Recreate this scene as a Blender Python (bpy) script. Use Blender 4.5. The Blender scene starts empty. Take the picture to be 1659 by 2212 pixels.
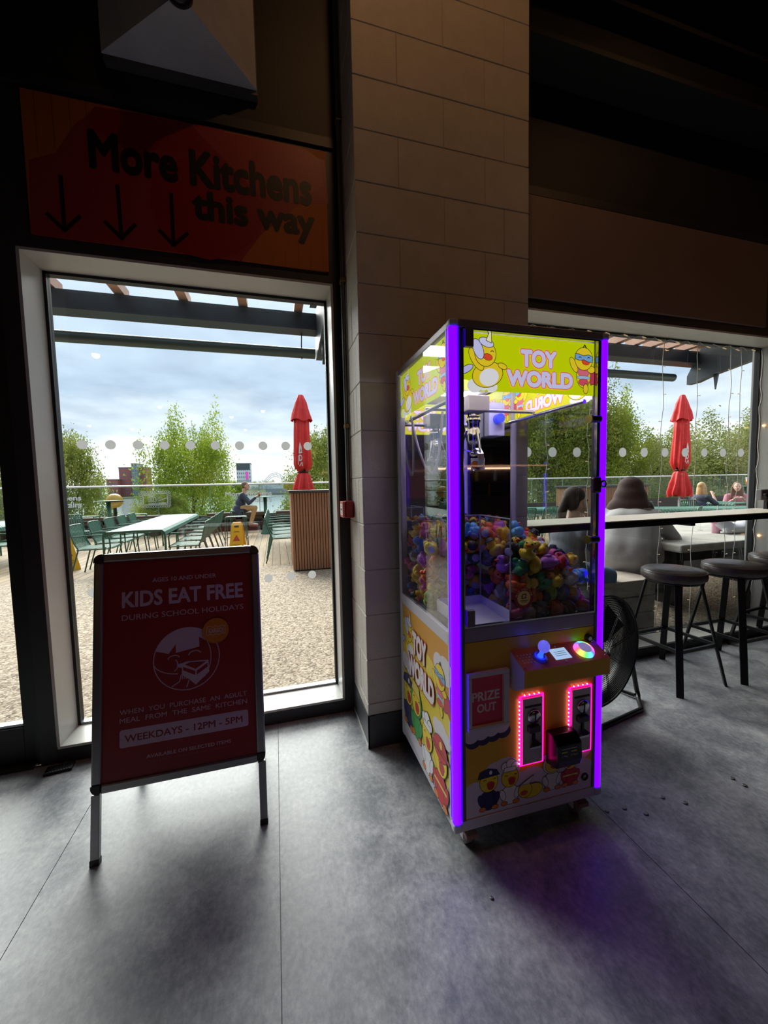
import bpy, bmesh, math, random
import numpy as np
from mathutils import Vector, Matrix, Euler

random.seed(7)
SC = bpy.context.scene
COL = SC.collection
PI = math.pi

# ------------------------------------------------------------------ camera
IW, IH, FPX = 1659.0, 2212.0, 831.0
CXP, CYP = IW / 2, IH / 2
EYE = Vector((0, 0, 1.33))
_d = np.array([1094 - CXP, 13200 - CYP, FPX]); _d /= np.linalg.norm(_d)
_ny = -(_d[0] * (594 - CXP) + _d[2] * FPX) / _d[1]
_n = np.array([594 - CXP, _ny, FPX]); _n /= np.linalg.norm(_n)
CAM_M = np.stack([np.cross(_d, _n), _n, -_d], 1)      # world axes in camera space
cam_data = bpy.data.cameras.new('camera')
cam_data.sensor_fit = 'VERTICAL'
cam_data.sensor_height = 36.0
cam_data.lens = FPX / IH * 36.0
cam_data.clip_start = 0.05
cam_data.clip_end = 3000
cam = bpy.data.objects.new('camera', cam_data)
COL.objects.link(cam)
r_, dn_, fw_ = CAM_M[0], CAM_M[1], CAM_M[2]
cam.matrix_world = Matrix(((r_[0], -dn_[0], -fw_[0], EYE.x), (r_[1], -dn_[1], -fw_[1], EYE.y),
                           (r_[2], -dn_[2], -fw_[2], EYE.z), (0, 0, 0, 1)))
SC.camera = cam

# ------------------------------------------------------------------ exposure
SC.view_settings.view_transform = 'Standard'
SC.view_settings.look = 'None'
SC.view_settings.exposure = 0.85
SC.view_settings.gamma = 1.0
SC.view_settings.use_curve_mapping = False
SC.cycles.max_bounces = 10
SC.cycles.transparent_max_bounces = 24
SC.cycles.sample_clamp_indirect = 4.0
SC.cycles.caustics_reflective = False
SC.cycles.caustics_refractive = False


def lin(c):
    return tuple(((x / 255) / 12.92 if x / 255 <= .04045 else ((x / 255 + .055) / 1.055) ** 2.4) for x in c[:3])


def lin4(c):
    return lin(c) + (1.0,)


# ------------------------------------------------------------------ sky
world = bpy.data.worlds.new('world')
SC.world = world
world.use_nodes = True
nt = world.node_tree
nt.nodes.clear()


def N(tree, typ, **kw):
    n = tree.nodes.new(typ)
    for k, v in kw.items():
        setattr(n, k, v)
    return n


def math_node(tree, op, a, b=None):
    n = N(tree, 'ShaderNodeMath', operation=op)
    for i, x in enumerate((a, b)):
        if x is None:
            continue
        if isinstance(x, (int, float)):
            n.inputs[i].default_value = x
        else:
            tree.links.new(x, n.inputs[i])
    return n.outputs[0]


def ramp(tree, fac, stops):
    n = N(tree, 'ShaderNodeValToRGB')
    el = n.color_ramp.elements
    while len(el) < len(stops):
        el.new(0.5)
    for e, (p, c) in zip(el, stops):
        e.position = p
        e.color = c if len(c) == 4 else lin4(c)
    tree.links.new(fac, n.inputs[0])
    return n.outputs[0]


tc = N(nt, 'ShaderNodeTexCoord')
sep = N(nt, 'ShaderNodeSeparateXYZ')
nt.links.new(tc.outputs['Generated'], sep.inputs[0])
zz = math_node(nt, 'ADD', math_node(nt, 'ABSOLUTE', sep.outputs[2]), 0.16)
comb = N(nt, 'ShaderNodeCombineXYZ')
nt.links.new(math_node(nt, 'DIVIDE', sep.outputs[0], zz), comb.inputs[0])
nt.links.new(math_node(nt, 'DIVIDE', sep.outputs[1], zz), comb.inputs[1])
noi = N(nt, 'ShaderNodeTexNoise')
noi.inputs['Scale'].default_value = 1.15
noi.inputs['Detail'].default_value = 6
noi.inputs['Roughness'].default_value = .52
nt.links.new(comb.outputs[0], noi.inputs['Vector'])
wob = math_node(nt, 'MULTIPLY', math_node(nt, 'SUBTRACT', noi.outputs['Fac'], .5), .34)
elev = math_node(nt, 'ADD', sep.outputs[2], wob)
cloud = ramp(nt, elev, [(0.0, (236, 236, 232)), (.09, (226, 230, 233)), (.16, (200, 210, 221)), (.23, (170, 187, 207)),
                        (.34, (188, 202, 219)), (.5, (208, 219, 231)), (1.0, (200, 213, 230))])
noi2 = N(nt, 'ShaderNodeTexNoise')
noi2.inputs['Scale'].default_value = 3.2
noi2.inputs['Detail'].default_value = 7
nt.links.new(comb.outputs[0], noi2.inputs['Vector'])
shade = ramp(nt, noi2.outputs['Fac'], [(.3, (.86, .87, .9, 1)), (.7, (1.1, 1.1, 1.1, 1))])
mul = N(nt, 'ShaderNodeMix', data_type='RGBA', blend_type='MULTIPLY')
mul.inputs['Factor'].default_value = 1
nt.links.new(cloud, mul.inputs['A'])
nt.links.new(shade, mul.inputs['B'])
bg = N(nt, 'ShaderNodeBackground')
bg.inputs['Strength'].default_value = .93
nt.links.new(mul.outputs['Result'], bg.inputs['Color'])
wo = N(nt, 'ShaderNodeOutputWorld')
nt.links.new(bg.outputs[0], wo.inputs['Surface'])

# soft sun behind the clouds, in front of the window wall
sun_d = bpy.data.lights.new('sun', 'SUN')
sun_d.energy = 5.2
sun_d.angle = math.radians(50)
sun_d.color = (1.0, .97, .92)
sun = bpy.data.objects.new('sun', sun_d)
COL.objects.link(sun)
_sd = Vector((.22, -1.0, -.85)).normalized()
sun.rotation_euler = _sd.to_track_quat('-Z', 'Y').to_euler()

# ------------------------------------------------------------------ materials
_mats = {}


def M(name, col, rough=.5, metal=0.0, emit=None, es=0.0, var=0.0, vs=6.0, bump=0.0, bs=60.0, spec=.5, trans=0.0, stretch=None):
    if name in _mats:
        return _mats[name]
    m = bpy.data.materials.new(name)
    m.use_nodes = True
    t = m.node_tree
    p = t.nodes['Principled BSDF']
    c = lin(col)
    p.inputs['Base Color'].default_value = c + (1,)
    p.inputs['Roughness'].default_value = rough
    p.inputs['Metallic'].default_value = metal
    p.inputs['Specular IOR Level'].default_value = spec
    if emit is not None:
        p.inputs['Emission Color'].default_value = lin4(emit)
        p.inputs['Emission Strength'].default_value = es
    if trans:
        p.inputs['Transmission Weight'].default_value = trans
    if var or bump:
        co = N(t, 'ShaderNodeTexCoord')
        vec = co.outputs['Object']
        if stretch:
            mp = N(t, 'ShaderNodeMapping')
            mp.inputs['Scale'].default_value = stretch
            t.links.new(vec, mp.inputs['Vector'])
            vec = mp.outputs['Vector']
    if var:
        n = N(t, 'ShaderNodeTexNoise')
        n.inputs['Scale'].default_value = vs
        n.inputs['Detail'].default_value = 5
        n.inputs['Roughness'].default_value = .6
        t.links.new(vec, n.inputs['Vector'])
        lo = tuple(x * (1 - var) for x in c) + (1,)
        hi = tuple(min(1, x * (1 + var)) for x in c) + (1,)
        t.links.new(ramp(t, n.outputs['Fac'], [(.32, lo), (.68, hi)]), p.inputs['Base Color'])
    if bump:
        n = N(t, 'ShaderNodeTexNoise')
        n.inputs['Scale'].default_value = bs
        n.inputs['Detail'].default_value = 4
        t.links.new(vec, n.inputs['Vector'])
        b = N(t, 'ShaderNodeBump')
        b.inputs['Strength'].default_value = bump
        b.inputs['Distance'].default_value = .01
        t.links.new(n.outputs['Fac'], b.inputs['Height'])
        t.links.new(b.outputs[0], p.inputs['Normal'])
    _mats[name] = m
    return m


def glass_mat(name, tint=(255, 255, 255), gain=1.0, rough=0.0):
    if name in _mats:
        return _mats[name]
    m = bpy.data.materials.new(name)
    m.use_nodes = True
    t = m.node_tree
    t.nodes.clear()
    tr = N(t, 'ShaderNodeBsdfTransparent')
    tr.inputs[0].default_value = lin4(tint)
    gl = N(t, 'ShaderNodeBsdfGlossy')
    gl.inputs['Roughness'].default_value = rough
    lw = N(t, 'ShaderNodeLayerWeight')
    lw.inputs['Blend'].default_value = .5
    mx = N(t, 'ShaderNodeMixShader')
    f5 = math_node(t, 'POWER', lw.outputs['Facing'], 5.0)
    t.links.new(math_node(t, 'MULTIPLY', math_node(t, 'ADD', math_node(t, 'MULTIPLY', f5, .9), .035), gain), mx.inputs[0])
    t.links.new(tr.outputs[0], mx.inputs[1])
    t.links.new(gl.outputs[0], mx.inputs[2])
    o = N(t, 'ShaderNodeOutputMaterial')
    t.links.new(mx.outputs[0], o.inputs[0])
    _mats[name] = m
    return m


def leaf_mat(name, stops, tr=.45):
    m = bpy.data.materials.new(name)
    m.use_nodes = True
    t = m.node_tree
    t.nodes.clear()
    co = N(t, 'ShaderNodeTexCoord')
    n = N(t, 'ShaderNodeTexNoise')
    n.inputs['Scale'].default_value = 1.1
    n.inputs['Detail'].default_value = 6
    n.inputs['Roughness'].default_value = .75
    t.links.new(co.outputs['Object'], n.inputs['Vector'])
    c = ramp(t, n.outputs['Fac'], stops)
    d = N(t, 'ShaderNodeBsdfDiffuse')
    l = N(t, 'ShaderNodeBsdfTranslucent')
    t.links.new(c, d.inputs[0])
    t.links.new(c, l.inputs[0])
    mx = N(t, 'ShaderNodeMixShader')
    mx.inputs[0].default_value = tr
    t.links.new(d.outputs[0], mx.inputs[1])
    t.links.new(l.outputs[0], mx.inputs[2])
    o = N(t, 'ShaderNodeOutputMaterial')
    t.links.new(mx.outputs[0], o.inputs[0])
    return m


# ------------------------------------------------------------------ mesh helpers
class B:
    def __init__(self):
        self.v, self.f, self.m, self.s = [], [], [], []

    def add(self, vs, fs, mi=0, sm=False):
        k = len(self.v)
        self.v += [tuple(x) for x in vs]
        for f in fs:
            self.f.append(tuple(i + k for i in f))
            self.m.append(mi)
            self.s.append(sm)
        return self

    def box(self, x0, x1, y0, y1, z0, z1, mi=0, mat=None):
        vs = [Vector(p) for p in ((x0, y0, z0), (x1, y0, z0), (x1, y1, z0), (x0, y1, z0), (x0, y0, z1), (x1, y0, z1), (x1, y1, z1), (x0, y1, z1))]
        if mat:
            vs = [mat @ p for p in vs]
        return self.add(vs, [(0, 3, 2, 1), (4, 5, 6, 7), (0, 1, 5, 4), (1, 2, 6, 5), (2, 3, 7, 6), (3, 0, 4, 7)], mi)

    def cbox(self, c, s, mi=0, rot=None):
        mt = Matrix.Translation(c)
        if rot:
            mt = mt @ Euler(rot).to_matrix().to_4x4()
        return self.box(-s[0] / 2, s[0] / 2, -s[1] / 2, s[1] / 2, -s[2] / 2, s[2] / 2, mi, mt)

    def beam(self, p0, p1, w, h, mi=0, up=(0, 0, 1)):
        p0, p1 = Vector(p0), Vector(p1)
        d = (p1 - p0)
        L = d.length
        d.normalize()
        u = Vector(up)
        if abs(d.dot(u)) > .98:
            u = Vector((0, 1, 0))
        x = d.cross(u).normalized()
        z = x.cross(d).normalized()
        mt = Matrix((x, d, z)).transposed().to_4x4()
        mt.translation = p0
        return self.box(-w / 2, w / 2, 0, L, -h / 2, h / 2, mi, mt)

    def cyl(self, p0, p1, r0, r1=None, n=12, mi=0, sm=True):
        r1 = r0 if r1 is None else r1
        return self.tube([p0, p1], [r0, r1], n, mi=mi, sm=sm)

    def tube(self, pts, r, n=8, closed=False, mi=0, sm=True):
        P = [Vector(p) for p in pts]
        k = len(P)
        R = list(r) if isinstance(r, (list, tuple)) else [r] * k
        tang = []
        for i in range(k):
            a = P[(i - 1) % k] if (closed or i > 0) else P[i]
            b = P[(i + 1) % k] if (closed or i < k - 1) else P[i]
            tang.append((b - a).normalized() if (b - a).length > 1e-9 else Vector((0, 0, 1)))
        t0 = tang[0]
        ref = Vector((0, 0, 1)) if abs(t0.z) < .9 else Vector((1, 0, 0))
        x = t0.cross(ref).normalized()
        vs, fs = [], []
        for i in range(k):
            t = tang[i]
            x = (x - t * x.dot(t))
            if x.length < 1e-6:
                x = t.cross(Vector((.3, .5, .8)))
            x.normalize()
            y = t.cross(x)
            for j in range(n):
                a = 2 * PI * j / n
                vs.append(P[i] + (x * math.cos(a) + y * math.sin(a)) * R[i])
        for i in range(k if closed else k - 1):
            for j in range(n):
                a, b = i * n + j, i * n + (j + 1) % n
                i2 = ((i + 1) % k) * n
                fs.append((a, b, i2 + (j + 1) % n, i2 + j))
        self.add(vs, fs, mi, sm)
        if not closed:
            self.add(vs[:n], [tuple(range(n - 1, -1, -1))], mi)
            self.add(vs[-n:], [tuple(range(n))], mi)
        return self

    def lathe(self, prof, n=20, c=(0, 0, 0), mi=0, sm=True, mat=None):
        vs, fs = [], []
        k = len(prof)
        for r, z in prof:
            for j in range(n):
                a = 2 * PI * j / n
                p = Vector((r * math.cos(a), r * math.sin(a), z))
                p = (mat @ p) if mat else p + Vector(c)
                vs.append(p)
        for i in range(k - 1):
            for j in range(n):
                fs.append((i * n + j, i * n + (j + 1) % n, (i + 1) * n + (j + 1) % n, (i + 1) * n + j))
        self.add(vs, fs, mi, sm)
        if prof[0][0] > 1e-6:
            self.add(vs[:n], [tuple(range(n - 1, -1, -1))], mi)
        if prof[-1][0] > 1e-6:
            self.add(vs[-n:], [tuple(range(n))], mi)
        return self

    def sphere(self, c, r, n=12, m=8, mi=0, rot=None):
        r = (r, r, r) if isinstance(r, (int, float)) else r
        mt = Matrix.Translation(c)
        if rot:
            mt = mt @ Euler(rot).to_matrix().to_4x4()
        vs = [mt @ Vector((0, 0, -r[2]))]
        for i in range(1, m):
            a = PI * i / m - PI / 2
            for j in range(n):
                b = 2 * PI * j / n
                vs.append(mt @ Vector((r[0] * math.cos(a) * math.cos(b), r[1] * math.cos(a) * math.sin(b), r[2] * math.sin(a))))
        vs.append(mt @ Vector((0, 0, r[2])))
        fs = [(0, 1 + (j + 1) % n, 1 + j) for j in range(n)]
        for i in range(m - 2):
            for j in range(n):
                a = 1 + i * n
                fs.append((a + j, a + (j + 1) % n, a + n + (j + 1) % n, a + n + j))
        a = 1 + (m - 2) * n
        fs += [(a + j, a + (j + 1) % n, len(vs) - 1) for j in range(n)]
        return self.add(vs, fs, mi, True)

    def torus(self, c, R, r, n=24, k=6, axis='z', mi=0):
        pts = []
        for i in range(n):
            a = 2 * PI * i / n
            x, y = R * math.cos(a), R * math.sin(a)
            p = {'z': (x, y, 0), 'y': (x, 0, y), 'x': (0, x, y)}[axis]
            pts.append(Vector(p) + Vector(c))
        return self.tube(pts, r, k, closed=True, mi=mi)

    def prism(self, pts, d, mi=0):
        """pts: 3D outline (flat), extruded by vector d"""
        d = Vector(d)
        a = [Vector(p) for p in pts]
        n = len(a)
        self.add(a + [p + d for p in a], [tuple(range(n - 1, -1, -1)), tuple(range(n, 2 * n))] +
                 [(i, (i + 1) % n, n + (i + 1) % n, n + i) for i in range(n)], mi)
        return self

    def strip(self, path, w, th, side=(1, 0, 0), mi=0):
        """flat bar swept along a path; side = direction of its width"""
        P = [Vector(p) for p in path]
        s = Vector(side).normalized()
        vs, fs = [], []
        for i, p in enumerate(P):
            t = (P[min(i + 1, len(P) - 1)] - P[max(i - 1, 0)]).normalized()
            nn = t.cross(s).normalized()
            for a, b in ((-1, -1), (1, -1), (1, 1), (-1, 1)):
                vs.append(p + s * (a * w / 2) + nn * (b * th / 2))
        for i in range(len(P) - 1):
            for j in range(4):
                fs.append((i * 4 + j, i * 4 + (j + 1) % 4, i * 4 + 4 + (j + 1) % 4, i * 4 + 4 + j))
        k = len(vs)
        fs += [(3, 2, 1, 0), (k - 4, k - 3, k - 2, k - 1)]
        return self.add(vs, fs, mi)

    def mesh(self, name, mats):
        me = bpy.data.meshes.new(name)
        me.from_pydata(self.v, [], self.f)
        for m in (mats if isinstance(mats, (list, tuple)) else [mats]):
            me.materials.append(m)
        me.polygons.foreach_set('material_index', self.m)
        me.polygons.foreach_set('use_smooth', self.s)
        me.update()
        return me

    def build(self, name, mats, parent=None, loc=None, rot=None, bevel=0, seg=2, fix=True):
        me = self.mesh(name, mats)
        if fix:
            bm = bmesh.new()
            bm.from_mesh(me)
            bmesh.ops.recalc_face_normals(bm, faces=bm.faces)
            bm.to_mesh(me)
            bm.free()
        o = bpy.data.objects.new(name, me)
        COL.objects.link(o)
        if parent:
            o.parent = parent
        if loc:
            o.location = loc
        if rot:
            o.rotation_euler = rot
        if bevel:
            b = o.modifiers.new('bevel', 'BEVEL')
            b.width = bevel
            b.segments = seg
            b.limit_method = 'ANGLE'
        return o


def tag(o, label=None, cat=None, group=None, kind=None):
    if label:
        o['label'] = label
    if cat:
        o['category'] = cat
    if group:
        o['group'] = group
    if kind:
        o['kind'] = kind
    return o


def struct(o, label=None):
    return tag(o, label, kind='structure')


def thing(name, label, cat, loc=(0, 0, 0), rz=0.0, group=None):
    o = bpy.data.objects.new(name, None)
    o.empty_display_size = .05
    COL.objects.link(o)
    o.location = loc
    o.rotation_euler = (0, 0, rz)
    return tag(o, label, cat, group)


def kids(o):
    return [c for c in KID.get(o.name, [])] if o.name in KID else list(o.children)


KID = {}


def dup(root, loc=None, rz=None, label=None, group=None, scale=None):
    def cp(o, par):
        c = o.copy()
        COL.objects.link(c)
        c.parent = par
        for ch in o.children:
            cp(ch, c)
        return c
    r = cp(root, root.parent)
    if loc is not None:
        r.location = loc
    if rz is not None:
        r.rotation_euler = (r.rotation_euler[0], r.rotation_euler[1], rz)
    if scale is not None:
        r.scale = scale if isinstance(scale, tuple) else (scale,) * 3
    if label:
        r['label'] = label
    if group:
        r['group'] = group
    return r


_tx = {}


def text_mesh(body, off=0.0, shear=0.0):
    k = (body, off, shear)
    if k in _tx:
        return _tx[k]
    cu = bpy.data.curves.new('txt', 'FONT')
    cu.body = body
    cu.size = 1
    cu.offset = off
    cu.shear = shear
    cu.resolution_u = 3
    cu.fill_mode = 'FRONT'
    cu.align_x = 'CENTER'
    o = bpy.data.objects.new('txt', cu)
    COL.objects.link(o)
    bpy.context.view_layer.update()
    me = bpy.data.meshes.new_from_object(o.evaluated_get(bpy.context.evaluated_depsgraph_get()))
    vs = [(v.co.x, v.co.y) for v in me.vertices]
    fs = [tuple(p.vertices) for p in me.polygons]
    bpy.data.objects.remove(o)
    bpy.data.curves.remove(cu)
    bpy.data.meshes.remove(me)
    xs, ys = [v[0] for v in vs], [v[1] for v in vs]
    x0, x1, y0, y1 = min(xs), max(xs), min(ys), max(ys)
    _tx[k] = (vs, fs, (x0, x1, y0, y1))
    return _tx[k]


class Print:
    """flat print: thin stacked shapes on a panel with axes U, V"""

    def __init__(self, origin, U, V, eps=2.5e-5, lit=0.0):
        self.o, self.U, self.V = Vector(origin), Vector(U), Vector(V)
        self.n = self.U.cross(self.V).normalized()
        self.eps, self.k, self.lit = eps, 1, lit
        self.b, self.mats, self.idx = B(), [], {}

    def mi(self, col):
        if col not in self.idx:
            self.idx[col] = len(self.mats)
            nm = 'ink_%d_%d_%d' % col + ('_backlit' if self.lit else '')
            self.mats.append(M(nm, col, .45, emit=col if self.lit else None, es=self.lit))
        return self.idx[col]

    def pt(self, u, v):
        return self.o + self.U * u + self.V * v + self.n * (self.eps * self.k)

    def poly(self, pts, col):
        n = len(pts)
        self.b.add([self.pt(*p) for p in pts], [tuple(range(n))], self.mi(col))
        self.k += 1

    def rect(self, u0, u1, v0, v1, col):
        self.poly([(u0, v0), (u1, v0), (u1, v1), (u0, v1)], col)

    def rrect(self, u0, u1, v0, v1, r, col):
        pts = []
        for cx, cy, a0 in ((u1 - r, v1 - r, 0), (u0 + r, v1 - r, 90), (u0 + r, v0 + r, 180), (u1 - r, v0 + r, 270)):
            for i in range(5):
                a = math.radians(a0 + 22.5 * i)
                pts.append((cx + r * math.cos(a), cy + r * math.sin(a)))
        self.poly(pts, col)

    def ell(self, cx, cy, rx, ry, col, rot=0.0, line=0.0, lc=(30, 22, 30), n=22, a0=0, a1=360):
        c, s = math.cos(rot), math.sin(rot)

        def pts(gx, gy):
            out = []
            full = a1 - a0 >= 360
            for i in range(n if full else n + 1):
                a = math.radians(a0 + (a1 - a0) * i / n)
                x, y = gx * math.cos(a), gy * math.sin(a)
                out.append((cx + c * x - s * y, cy + s * x + c * y))
            return out
        if line:
            self.poly(pts(rx + line, ry + line), lc)
        self.poly(pts(rx, ry), col)

    def shape(self, pts, col, line=0.0, lc=(30, 22, 30)):
        if line:
            self.stroke(pts + pts[:2], line * 2, lc)
        self.poly(pts, col)

    def stroke(self, pts, w, col):
        mi = self.mi(col)
        for (x0, y0), (x1, y1) in zip(pts[:-1], pts[1:]):
            L = math.hypot(x1 - x0, y1 - y0)
            if L < 1e-7:
                continue
            dx, dy = (x1 - x0) / L * w / 2, (y1 - y0) / L * w / 2
            q = [(x0 - dx * .6 - dy, y0 - dy * .6 + dx), (x0 - dx * .6 + dy, y0 - dy * .6 - dx), (x1 + dx * .6 + dy, y1 + dy * .6 - dx), (x1 + dx * .6 - dy, y1 + dy * .6 + dx)]
            self.b.add([self.pt(*p) for p in q], [(0, 1, 2, 3)], mi)
        self.k += 1

    def arc(self, cx, cy, rx, ry, a0, a1, w, col, n=16, rot=0.0):
        c, s = math.cos(rot), math.sin(rot)
        pts = []
        for i in range(n + 1):
            a = math.radians(a0 + (a1 - a0) * i / n)
            x, y = rx * math.cos(a), ry * math.sin(a)
            pts.append((cx + c * x - s * y, cy + s * x + c * y))
        self.stroke(pts, w, col)

    def text(self, body, u0, u1, v0, v1, col, off=0.0, ref=None):
        """fit the text's box to u0..u1, v0..v1 (ref: offset whose box is used)"""
        vs, fs, bb = text_mesh(body)
        rf = off if ref is None else ref
        bb = (bb[0] - rf, bb[1] + rf, bb[2] - rf, bb[3] + rf)
        sx, sy = (u1 - u0) / (bb[1] - bb[0]), (v1 - v0) / (bb[3] - bb[2])
        n = 0 if off <= 0 else (6 if off < .03 else 10)
        sh = [(0, 0)] + [(off * math.cos(2 * PI * i / n), off * math.sin(2 * PI * i / n)) for i in range(n)]
        for ox_, oy_ in sh:
            self.k += .09
            self.b.add([self.pt(u0 + (x + ox_ - bb[0]) * sx, v0 + (y + oy_ - bb[2]) * sy) for x, y in vs], fs, self.mi(col))
        self.k += 1

    def build(self, name, parent, label=None):
        o = self.b.build(name, self.mats, parent, fix=False)
        if label:
            o['label'] = label
        return o


def organic(name, prims, mat, parent=None, voxel=.014, smooth=6, decim=0):
    """one continuous surface from overlapping rounded pieces"""
    b = B()
    for p in prims:
        if p[0] == 'c':
            _, a, r0, c, r1 = p
            b.sphere(a, r0, 14, 10)
            b.sphere(c, r1, 14, 10)
            b.cyl(a, c, r0, r1, 14)
        else:
            b.sphere(p[1], p[2], 18, 12, rot=p[3] if len(p) > 3 else None)
    o = b.build(name, mat)
    r = o.modifiers.new('r', 'REMESH')
    r.mode = 'VOXEL'
    r.voxel_size = voxel
    r.use_smooth_shade = True
    s = o.modifiers.new('s', 'SMOOTH')
    s.factor = .5
    s.iterations = smooth
    bpy.context.view_layer.update()
    me = bpy.data.meshes.new_from_object(o.evaluated_get(bpy.context.evaluated_depsgraph_get()))
    o.modifiers.clear()
    old = o.data
    o.data = me
    bpy.data.meshes.remove(old)
    me.name = name
    me.polygons.foreach_set('use_smooth', [True] * len(me.polygons))
    if not me.materials:
        me.materials.append(mat)
    if parent:
        o.parent = parent
    return o


def at(x, y, Y):
    """photo pixel -> point on the plane y = Y"""
    d = CAM_M.T @ np.array([x - CXP, y - CYP, FPX])
    return EYE + Vector(d) * (Y / d[1])


# common materials
m_char = M('charcoal_paint', (40, 40, 43), .5, var=.15, vs=4)
m_black = M('black_satin', (14, 14, 16), .4)
m_blackmetal = M('black_metal', (20, 20, 22), .42, .3)
m_alu = M('aluminium_lining', (188, 188, 184), .38, var=.05, vs=3)
m_chrome = M('chrome', (215, 215, 220), .12, 1.0)
m_steel = M('brushed_steel', (170, 172, 176), .32, .9)
m_white = M('white_plastic', (215, 212, 220), .4)
m_gasket = M('black_gasket', (16, 17, 20), .5)
m_glass = glass_mat('window_glass', (248, 251, 250))

# ================================================================== ROOM SHELL
YF, YG, YO = 2.18, 2.378, 2.42          # inner face, glass, outer face of the window wall
RX0, RX1, RY0, RZ1 = -12.0, 8.0, -13.0, 4.8
m_dark = M('dark_wall_paint', (30, 29, 31), .6, var=.2, vs=3)
m_ceil = M('dark_ceiling_paint', (22, 22, 24), .8)


def floor_mat():
    m = bpy.data.materials.new('mottled_grey_vinyl')
    m.use_nodes = True
    t = m.node_tree
    p = t.nodes['Principled BSDF']
    co = N(t, 'ShaderNodeTexCoord')
    vec = co.outputs['Object']
    n1 = N(t, 'ShaderNodeTexNoise')
    n1.inputs['Scale'].default_value = 5.0
    n1.inputs['Detail'].default_value = 9
    n1.inputs['Roughness'].default_value = .68
    n1.inputs['Distortion'].default_value = .35
    t.links.new(vec, n1.inputs['Vector'])
    mp = N(t, 'ShaderNodeMapping')
    mp.inputs['Scale'].default_value = (40, 26, 1)
    t.links.new(vec, mp.inputs['Vector'])
    n2 = N(t, 'ShaderNodeTexNoise')
    n2.inputs['Scale'].default_value = 1.6
    n2.inputs['Detail'].default_value = 8
    n2.inputs['Roughness'].default_value = .7
    t.links.new(mp.outputs[0], n2.inputs['Vector'])
    f = math_node(t, 'ADD', math_node(t, 'MULTIPLY', n1.outputs['Fac'], .62), math_node(t, 'MULTIPLY', n2.outputs['Fac'], .38))
    t.links.new(ramp(t, f, [(.34, (84, 88, 94)), (.46, (120, 123, 128)), (.56, (150, 152, 155)), (.68, (184, 184, 184))]), p.inputs['Base Color'])
    t.links.new(ramp(t, n1.outputs['Fac'], [(.3, (.34, .34, .34, 1)), (.7, (.5, .5, .5, 1))]), p.inputs['Roughness'])
    b = N(t, 'ShaderNodeBump')
    b.inputs['Strength'].default_value = .12
    b.inputs['Distance'].default_value = .004
    t.links.new(n2.outputs['Fac'], b.inputs['Height'])
    t.links.new(b.outputs[0], p.inputs['Normal'])
    return m


m_floor = floor_mat()
floor = struct(B().box(RX0, RX1, RY0, YF + .02, -.12, -.0035).build('floor', M('seam_dark', (38, 39, 42), .6)), 'dark grey mottled vinyl floor')
seams = [RX0, -2.84, -.81, -.036, 1.222, 3.25, 5.28, RX1]
for a, b_ in zip(seams[:-1], seams[1:]):
    g = .0012
    B().box(a + g, b_ - g, RY0, YF, -.0035, 0).build('vinyl_sheet', m_floor, floor)

struct(B().box(RX0, RX1, RY0, YO, RZ1, RZ1 + .1).build('ceiling', m_ceil))
struct(B().box(RX0, RX1, RY0 - .1, RY0, 0, RZ1).build('wall_back', m_dark))
struct(B().box(RX0 - .1, RX0, RY0 - .1, YO, 0, RZ1).build('wall_left', m_dark))
struct(B().box(RX1, RX1 + .1, RY0 - .1, YO, 0, RZ1).build('wall_right', m_dark))

# window wall: fascia over both windows, posts, kerbs
WL, WR, WB, WT = -1.078, .348, .072, 2.44      # left window opening
VL, VR = 1.337, 4.05                             # right window opening
wf = struct(B().box(RX0, RX1, YF, YO, 3.18, RZ1).build('wall_front', m_dark), 'dark upper wall over the windows')
B().box(-1.15, .44, YF, YO, WT, 3.172).build('fascia_panel', m_char, wf)
B().box(VL, VR + .15, YF, YO, WT, 3.172).build('fascia_panel', m_char, wf)
B().box(RX0, -1.15, YF + .02, YO, 2.36, 3.172).build('fascia_panel', m_char, wf)
B().box(VR + .15, RX1, YF, YO, 0, 3.172).build('side_panel', m_char, wf)
B().box(-1.14, .44, YF - .012, YF, 3.135, 3.185).build('drip_rail', m_char, wf)
B().box(VL, VR + .2, YF - .012, YF, 3.12, 3.172).build('drip_rail', m_char, wf)
B().box(1.40, 3.735, YF - .02, YF, 2.5, 3.11).build('cladding_panel', M('taupe_panel', (122, 100, 90), .55, var=.08, vs=2), wf)
# dark steel beam high over the right window
bm_ = B()
bm_.box(VL - .2, RX1, 1.9, 2.12, 3.72, 3.75)
bm_.box(VL - .2, RX1, 1.9, 2.12, 4.02, 4.05)
bm_.box(VL - .2, RX1, 2.0, 2.03, 3.75, 4.02)
struct(bm_.build('trim_1', M('dark_steel_beam', (34, 35, 37), .5, .2)), 'dark steel beam high above the right window')


def film_mat():
    m = bpy.data.materials.new('frosted_film')
    m.use_nodes = True
    t = m.node_tree
    t.nodes.clear()
    d = N(t, 'ShaderNodeBsdfDiffuse')
    d.inputs[0].default_value = (.45, .45, .45, 1)
    l = N(t, 'ShaderNodeBsdfTranslucent')
    l.inputs[0].default_value = (.66, .66, .66, 1)
    mx = N(t, 'ShaderNodeMixShader')
    mx.inputs[0].default_value = .75
    t.links.new(d.outputs[0], mx.inputs[1])
    t.links.new(l.outputs[0], mx.inputs[2])
    o = N(t, 'ShaderNodeOutputMaterial')
    t.links.new(mx.outputs[0], o.inputs[0])
    _mats['frosted_film'] = m
    return m


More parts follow.
